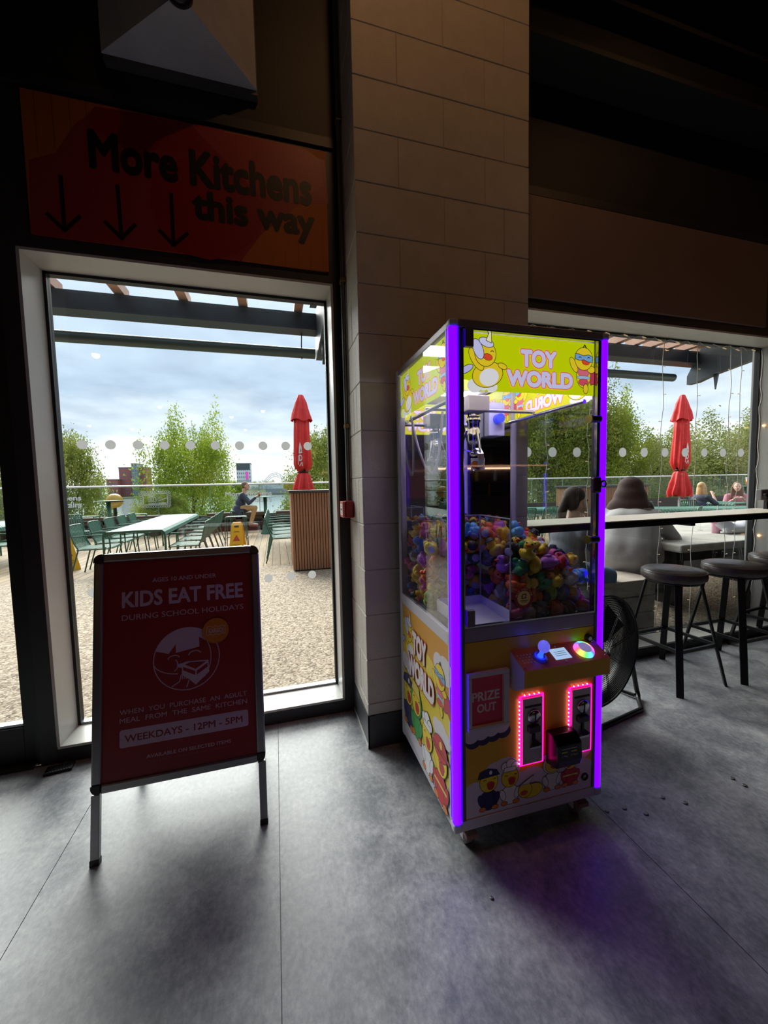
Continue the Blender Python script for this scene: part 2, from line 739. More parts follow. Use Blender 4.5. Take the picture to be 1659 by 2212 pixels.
def window(name, x0, x1, z0, z1, label, dots, low, zd, rd):
    w = thing(name, label, None, ((x0 + x1) / 2, YF, 0))
    w['kind'] = 'structure'
    ox = -(x0 + x1) / 2
    y0, y1 = 0, YO - YF
    t = .012
    def P(nm, b, mt, **k):
        return b.build(nm, mt, w, **k)
    P('header_lining', B().box(x0 + ox, x1 + ox, y0, y1, z1 - t, z1 + .001), m_alu)
    P('sill_board', B().box(x0 + ox, x1 + ox, y0, y1, z0 - .001, z0 + t), m_alu, bevel=.002)
    P('jamb_lining', B().box(x0 + ox - .001, x0 + ox + t, y0, y1, z0 + t, z1 - t), m_alu)
    P('jamb_lining', B().box(x1 + ox - t, x1 + ox + .001, y0, y1, z0 + t, z1 - t), m_alu)
    P('kerb', B().box(x0 + ox - .06, x1 + ox + .05, y0 + .004, y1, 0, z0 - .001), m_char)
    P('post', B().box(x0 + ox - .072, x0 + ox - .001, y0, y1, 0, z1), m_char, bevel=.002)
    P('post', B().box(x1 + ox + .001, x1 + ox + .066, y0, y1, 0, z1), m_char, bevel=.002)
    yg = YG - YF
    fw = .014
    fr = B()
    fr.box(x0 + ox + t, x0 + ox + t + fw, yg - .02, yg + .02, z0 + t, z1 - t)
    fr.box(x1 + ox - t - fw, x1 + ox - t, yg - .02, yg + .02, z0 + t, z1 - t)
    fr.box(x0 + ox + t, x1 + ox - t, yg - .02, yg + .02, z1 - t - fw, z1 - t)
    P('gasket_frame', fr, m_gasket)
    P('bottom_bead', B().box(x0 + ox + t, x1 + ox - t, yg - .018, yg + .02, z0 + t, z0 + t + .012), m_steel)
    P('pane', B().box(x0 + ox + t + fw, x1 + ox - t - fw, yg - .004, yg + .004, z0 + t + .012, z1 - t - fw), m_glass)
    md = _mats.get('frosted_film') or film_mat()
    dm = None
    for z, xs in ((zd, dots), (low, dots)) if low else ((zd, dots),):
        for dx in xs:
            if dm is None:
                bb = B()
                bb.lathe([(0, 0), (rd, 0), (rd, .0008), (0, .0008)], 24, mat=Matrix.Rotation(PI / 2, 4, 'X'), sm=False)
                o = bb.build('frosted_dot', md, w)
                dm = o
            else:
                o = dm.copy()
                COL.objects.link(o)
            o.location = (dx + ox, yg - .0042, z)
    return w


dl = [-.958 + .1286 * i for i in range(10)]
window('window_1', WL, WR, WB, WT, 'tall left window in a grey metal lining with a row of frosted dots', dl, .793, 1.577, .0245)
dr = [1.52 + .2135 * i for i in range(12)]
window('window_2', VL, VR, WB, WT, 'wide right window behind the bar counter with frosted dots', dr, None, 1.545, .036)

# dark glazed door at the left edge
dr_ = thing('door_1', 'black framed glazed door at the left edge', None, (-1.6, 2.23, 0))
dr_['kind'] = 'structure'
ox = 1.6
b = B()
b.box(-1.235 + ox, -1.176 + ox, 0, .06, .012, 2.34)
b.box(-2.10 + ox, -2.03 + ox, 0, .06, .012, 2.34)
b.build('door_stile', m_char, dr_, bevel=.003)
B().box(-2.03 + ox, -1.235 + ox, 0, .06, .012, .185).build('bottom_rail', m_char, dr_, bevel=.003)
B().box(-2.03 + ox, -1.235 + ox, 0, .06, 2.27, 2.34).build('top_rail', m_char, dr_, bevel=.003)
B().box(-2.03 + ox, -1.235 + ox, .026, .034, .2, 2.27).build('pane', m_glass, dr_)
B().box(-2.03 + ox, -1.235 + ox, .012, .05, .185, .2).build('bottom_bead', m_steel, dr_)
b = B()
b.box(-1.174 + ox, -1.15 + ox, -.03, .16, 0, 2.36)
b.box(-2.15 + ox, -2.105 + ox, -.03, .16, 0, 2.36)
b.box(-2.15 + ox, -1.15 + ox, -.03, .16, 2.342, 2.39)
b.build('door_frame', m_char, dr_)
B().box(-2.1 + ox, -1.176 + ox, -.06, .19, 0, .01).build('threshold', M('threshold_alu', (60, 60, 62), .5, .5), dr_)
# solid wall left of the door
struct(B().box(RX0, -2.15, YF, YO, 0, 2.36).build('wall_front_left', m_dark))

# blockwork pillar, each block its own piece
PX0, PX1, PY = .408, 1.337, 1.824
pil = struct(B().box(PX0 + .004, PX1 - .004, PY + .004, YO, 0, RZ1).build('wall_pillar', M('painted_mortar', (176, 168, 160), .7)), 'cream painted blockwork pillar between the windows')
m_block = M('cream_block_paint', (196, 188, 178), .62, var=.06, vs=9, bump=.25, bs=90)
zj = [.17, .232] + [.232 + .2275 * k for k in range(1, 21)]
for k in range(len(zj) - 1):
    z0, z1 = zj[k] + .002, zj[k + 1] - .002
    if z0 > 4.75:
        break
    z1 = min(z1, 4.79)
    cuts = [PX0, .855, 1.19, PX1] if k % 2 else [PX0, .62, 1.08, PX1]
    for a, c in zip(cuts[:-1], cuts[1:]):
        d = random.uniform(0, .0016)
        B().box(a + (.0015 if a > PX0 else 0), c - (.0015 if c < PX1 else 0), PY + d, PY + .09, z0, z1).build('block', m_block, pil, bevel=.0022, seg=1)
    ys = [PY + .0915, 1.985, YF - .001] if k % 2 else [PY + .0915, YF - .001]
    for a, c in zip(ys[:-1], ys[1:]):
        d = random.uniform(0, .0016)
        B().box(PX0 + d, PX0 + .09, a, c - .002, z0, z1).build('block', m_block, pil, bevel=.0022, seg=1)
        B().box(PX1 - .09, PX1 - d, a, c - .002, z0, z1).build('block', m_block, pil, bevel=.0022, seg=1)
b = B()
b.box(PX0 - .003, PX1 + .003, PY - .004, PY + .004, 0, .17)
b.box(PX0 - .004, PX0 + .004, PY - .004, YF, 0, .17)
b.box(PX1 - .004, PX1 + .004, PY - .004, YF, 0, .17)
b.box(PX0 - .006, PX0 - .002, PY - .004, YF, 0, .022, 1)
struct(b.build('baseboard_pillar', [M('charcoal_skirting', (62, 63, 66), .45), m_alu]), 'dark vinyl skirting around the pillar')

# ------------------------------------------------------------------ wall sign
sg = thing('wall_sign', 'red and orange wall sign reading More Kitchens this way with three arrows', 'sign', (-.34, YF, 2.8))
SX0, SX1, SZ0, SZ1 = -1.01 + .34, .329 + .34, 2.497 - 2.8, 3.108 - 2.8
B().box(SX0, SX1, -.012, 0, SZ0, SZ1).build('sign_board', M('sign_orange', (176, 88, 20), .6, var=.1, vs=2), sg)
S = Print((0, -.0122, 0), (1, 0, 0), (0, 0, 1))


def sp(x, y):
    p = at(x, y, YF - .012)
    return (p.x + .34, p.z - 2.8)


S.poly([sp(*p) for p in ((47 + 20, 505), (62, 345), (120, 330), (160, 270), (205, 236), (300, 245), (480, 280), (530, 330), (700, 345), (709, 440), (650, 440), (566, 505), (520, 565), (400, 548), (70, 507))], (150, 38, 42))
S.poly([sp(*p) for p in ((205, 230), (330, 250), (415, 272), (470, 330), (340, 325), (275, 320), (210, 285), (185, 255))], (140, 10, 22))
S.poly([sp(*p) for p in ((330, 370), (400, 340), (470, 330), (540, 385), (566, 440), (564, 505), (510, 550), (455, 562), (385, 545), (345, 500), (322, 440))], (146, 14, 24))
S.poly([sp(*p) for p in ((416, 273), (560, 300), (660, 322), (690, 345), (700, 400), (640, 440), (560, 420), (480, 340))], (160, 48, 48))
S.build('print', sg)
S = Print((0, -.0132, 0), (1, 0, 0), (0, 0, 1))
for k in range(4):
    u = SX0 + .05 + .066 * k
    S.rect(u, u + .0015, SZ1 - .26 + .04 * k, SZ1 - .002, (120, 62, 20))
for k in range(5):
    u = SX1 - .03 - .066 * k
    S.rect(u, u + .0015, SZ0 + .002, SZ0 + .24 - .05 * k, (120, 62, 20))
tag(S.build('grid_lines', sg), kind='stuff')
S = Print((0, -.0136, 0), (1, 0, 0), (0, 0, 1))
ink = (14, 13, 16)
a, c = sp(190, 362), sp(676, 372)
S.text('More Kitchens', sp(191, 330)[0], sp(674, 420)[0], sp(430, 405)[1], sp(395, 318)[1], ink, .042)
S.build('lettering', sg)
S = Print((0, -.0136, 0), (1, 0, 0), (0, 0, 1))
S.text('this way', sp(416, 470)[0], sp(680, 490)[0], sp(540, 510)[1], sp(440, 412)[1], ink, .042)
S.build('lettering', sg)
for top, tip, l, r in (((131, 381), (140, 498), (102, 462), (172, 468)), ((254, 402), (263, 515), (228, 480), (292, 486)), ((370, 420), (375, 530), (345, 498), (405, 505))):
    S = Print((0, -.0136, 0), (1, 0, 0), (0, 0, 1))
    S.stroke([sp(*top), sp(*tip)], .017, ink)
    S.stroke([sp(*l), sp(*tip), sp(*r)], .017, ink)
    S.build('arrow', sg)

# ------------------------------------------------------------------ pyramid wall fitting over the sign
py = thing('wall_light', 'large grey pyramid-shaped wall light above the orange sign', 'wall light', (-.343, YF - .045, 3.64))
hw = .333
_a = at(387, -4, 1.86)
ap = Vector((_a.x + .343, 1.86 - (YF - .045), _a.z - 3.64))
cs = [Vector((-hw, 0, -hw)), Vector((hw, 0, -hw)), Vector((hw, 0, hw)), Vector((-hw, 0, hw))]
tips = [ap + Vector((x, 0, z)) for x, z in ((-.02, -.0), (.02, -.0), (.02, .04), (-.02, .04))]
m_sh = M('grey_metal_shade', (188, 188, 192), .55, var=.1, vs=5)
for i in range(4):
    j = (i + 1) % 4
    B().prism([cs[i], cs[j], tips[j], tips[i]], (0, .006, 0)).build('shade_panel', m_sh, py)
B().box(-hw + .004, hw + .004, .0062, .045, -hw - .022, hw + .02).build('back_plate', M('shade_rim', (86, 84, 84), .5, .3), py)
bb = B()
bb.lathe([(0, -.02), (.05, -.02), (.055, 0), (.055, .02), (0, .02)], 20, mat=Matrix.Translation(ap + Vector((.0, 0, .03))) @ Matrix.Rotation(PI / 2, 4, 'X'))
bb.build('end_cap', m_black, py)

# ------------------------------------------------------------------ conduits, call point
for k, (yy, rr, lb) in enumerate(((2.115, .011, 'thick vertical steel conduit running down the pillar edge to the red box'), (2.145, .007, 'thin vertical steel conduit beside the window frame'))):
    c = thing('conduit', lb, 'conduit', (PX0 - .016, yy, 1.24))
    B().cyl((0, 0, .0), (0, 0, 3.5), rr, n=10).build('pipe', M('galvanised_pipe', (126, 126, 124), .35, .7), c)
    if k == 0:
        for z in (2.0, 1.19, .42):
            B().cbox((.002, .006, z), (.03, .05, .022)).build('clip', M('brass_clip', (150, 116, 70), .4, .8), c, bevel=.003)
cp = thing('fire_call_point', 'red fire alarm call point on the side of the pillar', 'alarm', (PX0, 2.09, 1.205))
B().box(-.05, -.001, -.045, .045, -.046, .046).build('backbox', M('alarm_red', (150, 22, 34), .35), cp, bevel=.006)
B().box(-.062, -.0502, -.043, .043, -.044, .044).build('front_plate', M('alarm_red_front', (205, 105, 95), .35), cp, bevel=.003)
P_ = Print((-.0623, 0, 0), (0, -1, 0), (0, 0, 1))
P_.rect(-.03, .03, -.03, .03, (232, 232, 228))
P_.rect(-.018, .018, -.006, .006, (20, 20, 20))
P_.ell(0, .018, .007, .007, (20, 20, 20))
P_.text('FIRE', -.02, .02, -.024, -.012, (180, 20, 30))
P_.build('label_plate', cp)

# ------------------------------------------------------------------ A-board
AB = thing('a_board', 'freestanding A-board sign with a red KIDS EAT FREE poster', 'sign', (-.3825, 1.526, 0))
m_frame = M('a_board_aluminium', (150, 148, 150), .3, .85)
AH, AW, LEAN = 1.085, .303, .21
sl = math.atan2(LEAN, AH)


def a_side(sgn, name):
    e = bpy.data.objects.new(name, None)
    COL.objects.link(e)
    e.parent = AB
    return e


def slope_pt(u, s, y, back=False):
    """u across, s up the slope, y proud of the face (front panel)"""
    v = Vector((0, math.sin(sl), math.cos(sl))) * s
    nrm = Vector((0, -math.cos(sl), math.sin(sl)))
    p = Vector((u, 0, 0)) + v + nrm * y
    if back:
        p.y = 2 * LEAN - p.y
    return p


LS = math.hypot(AH, LEAN)
for back in (False, True):
    mtx = Matrix((Vector((1, 0, 0)), Vector((0, math.cos(sl), -math.sin(sl))), Vector((0, math.sin(sl), math.cos(sl))))).transposed().to_4x4()
    if back:
        mtx = Matrix.Translation((0, 2 * LEAN, 0)) @ Matrix.Rotation(PI, 4, 'Z') @ mtx
    fw = .032
    AWF = AW
    if back:
        AW = AWF - .03
    z0, z1 = .235, LS
    for x0, x1, za, zb in ((-AW, AW, z1 - fw, z1), (-AW, AW, z0, z0 + fw), (-AW, -AW + fw, z0 + fw, z1 - fw), (AW - fw, AW, z0 + fw, z1 - fw)):
        cut = .03 if zb - za < .05 else 0
        B().box(x0 + cut, x1 - cut, -.012, .012, za, zb, mat=mtx).build('frame_rail', m_frame, AB, bevel=.006)
    for x in (-AW, AW):
        for z in (z0, z1):
            sx, sz = (1 if x < 0 else -1), (1 if z < .5 else -1)
            pts = [(x + sx * .03, z)] + [(x + sx * (.026 - .026 * math.sin(t)), z + sz * (.026 - .026 * math.cos(t))) for t in [0, .4, .8, 1.2, PI / 2]] + [(x, z + sz * .033), (x + sx * .03, z + sz * .033)]
            B().prism([mtx @ Vector((p[0], -.0145, p[1])) for p in pts], (mtx.to_3x3() @ Vector((0, .027, 0)))).build('corner_cap', M('chrome_corner', (60, 58, 60), .18, .9), AB)
    B().box(-AW + fw - .004, AW - fw + .004, -.004, .006, z0 + fw - .004, z1 - fw + .004, mat=mtx).build('poster_board', M('poster_red', (134, 20, 28), .42), AB)
    for x in (-AW, AW - .028):
        B().box(x, x + .028, -.008, .012, .006, z0, mat=mtx).build('leg', m_frame, AB, bevel=.002)
        B().box(x - .001, x + .029, -.009, .013, 0.0, .02, mat=mtx).build('foot', m_black, AB)
    if back:
        continue
    # printed poster (u across, v up the slope)
    PT, PB = z1 - fw, z0 + fw
    PHH = PT - PB
    PW2 = AW - fw
    org = mtx @ Vector((0, -.0042, 0))
    U3, V3 = Vector((1, 0, 0)), mtx.to_3x3() @ Vector((0, 0, 1))
    cream = (186, 156, 168)

    def pu(f):
        return -PW2 + 2 * PW2 * f

    def pv(f):
        return PT - PHH * f

    def line(P, tx, u0, u1, vc, h, col=cream, off=0.0):
        P.text(tx, pu(u0), pu(u1), pv(vc) - PHH * h / 2, pv(vc) + PHH * h / 2, col, off)
    P_ = Print(org, U3, V3)
    P_.rrect(pu(.105), pu(.945), pv(.862), pv(.783), .008, cream)
    P_.build('text_band', AB)
    for tx, u0, u1, vc, h, cl_, off in (('AGES 10 AND UNDER', .31, .745, .102, .021, cream, .012), ('KIDS EAT FREE', .115, .935, .187, .078, cream, .032), ('DURING SCHOOL HOLIDAYS', .115, .935, .272, .026, cream, 0),
                                        ('WHEN  YOU  PURCHASE  AN  ADULT', .105, .94, .705, .022, cream, 0), ('MEAL  FROM  THE  SAME  KITCHEN', .105, .94, .742, .022, cream, 0), ('AVAILABLE ON SELECTED ITEMS', .27, .82, .918, .016, cream, .01),
                                        ('*DEAL NOT VALID ON BANK HOLIDAYS', .28, .81, .941, .011, (150, 60, 66), 0), ('WEEKDAYS - 12PM - 5PM', .135, .905, .8235, .032, (126, 18, 28), .02)):
        P_ = Print(org + Vector((0, -.0003, 0)), U3, V3)
        line(P_, tx, u0, u1, vc, h, cl_, off)
        P_.build('lettering', AB)
    P_ = Print(org, U3, V3)
    red = (134, 20, 28)
    c0, v0, R = pu(.535), pv(.497), .121
    # round face eating a slice: white hair fringe, smiling eyes, slice in hand
    P_.ell(c0, v0, R, R, cream, n=48)
    P_.ell(c0, v0, R - .0035, R - .0035, red, n=48)
    hair = []
    for i in range(25):
        a = math.radians(160 - (160 - 42) * i / 24)
        hair.append((c0 + R * .99 * math.cos(a), v0 + R * .99 * math.sin(a)))
    hair += [(c0 + .068, v0 + .062), (c0 + .045, v0 + .078), (c0 + .045, v0 + .04), (c0 - .04, v0 + .026), (c0 - .04, v0 + .06), (c0 - .066, v0 + .026)]
    P_.poly(hair, cream)
    P_.arc(c0 - .03, v0 + .0, .118, .125, 40, -38, .003, cream)
    P_.arc(c0 - .048, v0 + .005, .02, .012, 170, 10, .004, cream, rot=.1)
    P_.arc(c0 + .028, v0 + .012, .022, .014, 170, 10, .004, cream, rot=.1)
    P_.arc(c0 - .048, v0 - .02, .014, .022, 60, -80, .0035, cream)
    P_.arc(c0 - .02, v0 - .0, .1, .055, 195, 262, .0035, cream)
    P_.poly([(c0 - .035, v0 - .018), (c0 - .018, v0 - .016), (c0 + .006, v0 - .01), (c0 - .014, v0 - .022), (c0 - .02, v0 - .034), (c0 - .033, v0 - .03)], cream)
    P_.poly([(c0 - .018, v0 - .022), (c0 + .006, v0 - .012), (c0 + .078, v0 - .016), (c0 + .08, v0 - .062), (c0 + .03, v0 - .105), (c0 + .008, v0 - .082), (c0 - .02, v0 - .06)], cream)
    P_.poly([(c0 - .008, v0 - .0235), (c0 + .008, v0 - .016), (c0 + .07, v0 - .02), (c0 + .031, v0 - .045)], red)
    P_.poly([(c0 - .015, v0 - .031), (c0 + .029, v0 - .052), (c0 + .029, v0 - .068), (c0 - .015, v0 - .044)], red)
    P_.poly([(c0 + .034, v0 - .052), (c0 + .075, v0 - .027), (c0 + .075, v0 - .042), (c0 + .034, v0 - .068)], red)
    P_.stroke([(c0 - .022, v0 - .06), (c0 - .028, v0 - .085), (c0 - .055, v0 - .1)], .0035, cream)
    for k in range(4):
        P_.stroke([(c0 - .016 + .0075 * k, v0 - .058), (c0 - .019 + .0075 * k, v0 - .077)], .003, cream)
    P_.stroke([(c0 + .006, v0 - .084), (c0 - .002, v0 - .108)], .0035, cream)
    P_.build('face_print', AB)
    P_ = Print(org + Vector((0, -.004, 0)), U3, V3)
    bu, bv = pu(.735), pv(.377)
    pts = []
    for i in range(64):
        a = 2 * PI * i / 64
        r = .0485 + (.0022 if i % 2 else 0)
        pts.append((bu + r * math.cos(a), bv + r * math.sin(a)))
    P_.poly(pts, (186, 104, 16))
    fl = [(bu - .036, bv - .012), (bu - .033, bv + .016)] + [(bu - .033 + .011 * k, bv + (.019 if k % 2 else .014)) for k in range(1, 7)] + [(bu + .036, bv + .017), (bu + .034, bv - .014)] + [(bu + .034 - .011 * k, bv - (.012 if k % 2 else .017)) for k in range(1, 7)] + [(bu - .036, bv - .012)]
    P_.stroke(fl, .002, cream)
    P_.text('KARGO!', bu - .026, bu + .028, bv - .009, bv + .01, cream, .02)
    P_.build('badge_print', AB)
    # glare-free cover edge
AW = .303
B().box(-AW + .02, AW - .02, LEAN - .012, LEAN + .012, AH - .03, AH - .012).build('hinge', m_steel, AB)

# ------------------------------------------------------------------ floor bits by the door
gr = thing('drain_grille', 'small metal grille lying by the window frame foot', 'grille', (-1.05, 2.128, 0), .12)
B().box(-.055, .055, -.028, .028, 0, .012).build('tray', m_blackmetal, gr, bevel=.002)
for k in range(10):
    B().box(-.051 + .0105 * k, -.046 + .0105 * k, -.024, .024, .0121, .0165).build('bar', m_chrome, gr)
for k, (x, y, r) in enumerate(((1.235, 1.172, .008), (1.314, 1.164, .009), (1.373, 1.118, .010), (1.511, 1.159, .009), (1.572, 1.111, .010), (1.9, 1.147, .010), (1.905, 1.104, .010), (.617, 1.018, .006))):
    where = ['beside the machine wheel', 'second from the machine wheel', 'third from the machine wheel', 'left of the middle pair', 'right of the middle pair', 'upper of the rightmost pair', 'lower of the rightmost pair', 'alone in the purple glow'][k]
    b = B()
    b.lathe([(0, .0005), (r * .6, .0005), (r, .002), (r * .95, .004), (r * .55, .0045), (0, .003)], 14)
    tag(b.build('crown_cork', M('dull_cap_metal', (120, 118, 116), .35, .6), loc=(x, y, 0)), 'flattened metal bottle top on the floor, ' + where, 'bottle top', 'bottle tops on the floor')

# ================================================================== CLAW MACHINE
CM = thing('claw_machine', 'yellow claw machine with purple light strips, filled with rubber ducks', 'claw machine', (.8725, 1.155, 0), math.radians(-.7))
W2, CD = .315, .60
m_case = M('claw_white_case', (206, 200, 212), .38)
m_yel = M('claw_yellow_print', (226, 172, 32), .4)
m_yel2 = M('claw_yellow_side', (226, 200, 34), .4)
m_cglass = glass_mat('machine_glass', (250, 252, 252))
m_purple = M('purple_led', (20, 0, 60), .4, emit=(60, 0, 255), es=3.4)
BLK, WHT, YEL, ORG, REDK = (30, 22, 30), (238, 234, 240), (240, 208, 40), (232, 128, 40), (206, 36, 48)


def cmp_(nm, b, mt, **k):
    return b.build(nm, mt, CM, **k)


cmp_('cabinet_body', B().box(-W2 + .02, W2 - .02, .022, CD - .012, .135, .775), m_case)
b = B()
for x in (-W2 + .004, W2 - .028):
    b.box(x, x + .024, .03, CD - .03, .1, .14)
b.box(-W2 + .03, W2 - .03, .004, .03, .1, .14)
b.box(-W2 + .03, W2 - .03, CD - .028, CD - .004, .1, .14)
cmp_('base_frame', b, m_case, bevel=.004)
b = B()
for x in (-W2 + .004, W2 - .028):
    b.box(x, x + .024, .03, CD - .03, 1.834, 1.862)
b.box(-W2 + .03, W2 - .03, .0, .03, 1.834, 1.862)
b.box(-W2 + .03, W2 - .03, CD - .03, CD - .004, 1.834, 1.862)
cmp_('top_frame', b, M('claw_top_trim', (150, 140, 146), .35, .3), bevel=.004)
for sx in (-1, 1):
    cmp_('light_strip', B().cyl((sx * (W2 - .016), .016, .135), (sx * (W2 - .016), .016, 1.836), .0165, n=14), m_purple)
    for z in (.1, 1.836):
        cmp_('corner_block', B().box(min(sx * W2, sx * (W2 - .034)), max(sx * W2, sx * (W2 - .034)), 0, .034, z, z + (.035 if z < 1 else .027)), m_case, bevel=.008)
    x0, x1 = sorted((sx * (W2 - .033), sx * (W2 - .047)))
    cmp_('front_post', B().box(x0, x1, .003, .03, .14, 1.834), M('claw_dark_post', (92, 80, 96), .35, .4), bevel=.002)
    x0, x1 = sorted((sx * W2, sx * (W2 - .034)))
    cmp_('back_post', B().box(x0, x1, CD - .034, CD, .1, 1.86), m_case, bevel=.006)
    x0, x1 = sorted((sx * (W2 - .002), sx * (W2 - .018)))
    cmp_('side_rail', B().box(x0, x1, .034, CD - .034, .765, .815), m_case, bevel=.003)
    cmp_('side_edge', B().box(x0, x1, .033, .042, .14, 1.834), m_case)
cmp_('mid_rail', B().box(-W2 + .047, W2 - .047, .004, .03, .785, .836), M('claw_mid_rail', (150, 136, 160), .35, .3), bevel=.003)
cmp_('lid', B().box(-W2 + .03, W2 - .03, .03, CD - .03, 1.842, 1.852), m_case)
cmp_('play_floor', B().box(-W2 + .02, W2 - .02, .03, CD - .03, .8, .822), M('play_floor_grey', (90, 88, 96), .5))

# ------- front door of glass
fd = B().box(-.266, .266, .005, .011, .842, 1.832).build('glass_door', m_cglass, CM)
b = B()
b.box(-.27, -.266, .002, .014, .838, 1.834)
b.box(.266, .27, .002, .014, .838, 1.834)
b.box(-.27, .27, .002, .014, .836, .842)
b.box(-.27, .27, .002, .014, 1.830, 1.834)
b.build('door_edge', m_chrome, fd)
m_hinge = M('hinge_grey', (120, 112, 120), .4, .5)
for z in (1.77, .845):
    B().box(-.268, -.237, -.014, .003, z, z + .058).build('hinge', m_hinge, fd, bevel=.003)
for z in (1.553, 1.115):
    b = B()
    b.cyl((.225, -.006, z), (.268, -.006, z), .013, n=14)
    b.cyl((.222, -.006, z), (.229, -.006, z), .0155, n=14, mi=1)
    b.build('bumper', [m_black, M('bumper_ring', (150, 140, 60), .3, .6)], fd)
lk = B().box(.236, .272, -.02, .0, 1.285, 1.345).build('lock', M('lock_brown', (96, 74, 78), .3, .6), fd, bevel=.008)
B().torus((.283, -.012, 1.318), .011, .005, 16, 6, 'y').build('lock_ring', m_chrome, lk)
# round price sticker on the door
P_ = Print((0, .0048, 0), (1, 0, 0), (0, 0, 1))
sx_, sz_ = -.036, .92
P_.ell(sx_, sz_, .038, .038, (150, 24, 44), n=36)
P_.ell(sx_, sz_, .0265, .0265, (236, 206, 128), n=32)
P_.text('£2', sx_ - .011, sx_ + .011, sz_ - .002, sz_ + .016, BLK, .02)
P_.rect(sx_ - .016, sx_ + .016, sz_ - .010, sz_ - .008, (90, 60, 40))
P_.rect(sx_ - .012, sx_ + .012, sz_ - .015, sz_ - .013, (90, 60, 40))


def arc_text(P, body, cx, cy, r, a0, a1, h, col, flip=False):
    n = len(body)
    for i, ch in enumerate(body):
        if ch == ' ':
            continue
        a = math.radians(a0 + (a1 - a0) * i / (n - 1))
        vs, fs, bb = text_mesh(ch)
        s = h / .72
        c, q = math.cos(a - PI / 2), math.sin(a - PI / 2)
        if flip:
            c, q = -c, -q
        mx = (bb[0] + bb[1]) / 2
        P.b.add([P.pt(cx + r * math.cos(a) + ((x - mx) * c - (y - .36) * q) * s, cy + r * math.sin(a) + ((x - mx) * q + (y - .36) * c) * s) for x, y in vs], fs, P.mi(col))
    P.k += 1


arc_text(P_, 'PRIZE EVERY TIME', sx_, sz_, .0322, 165, 15, .007, (240, 214, 170))
P_.build('price_sticker', fd)


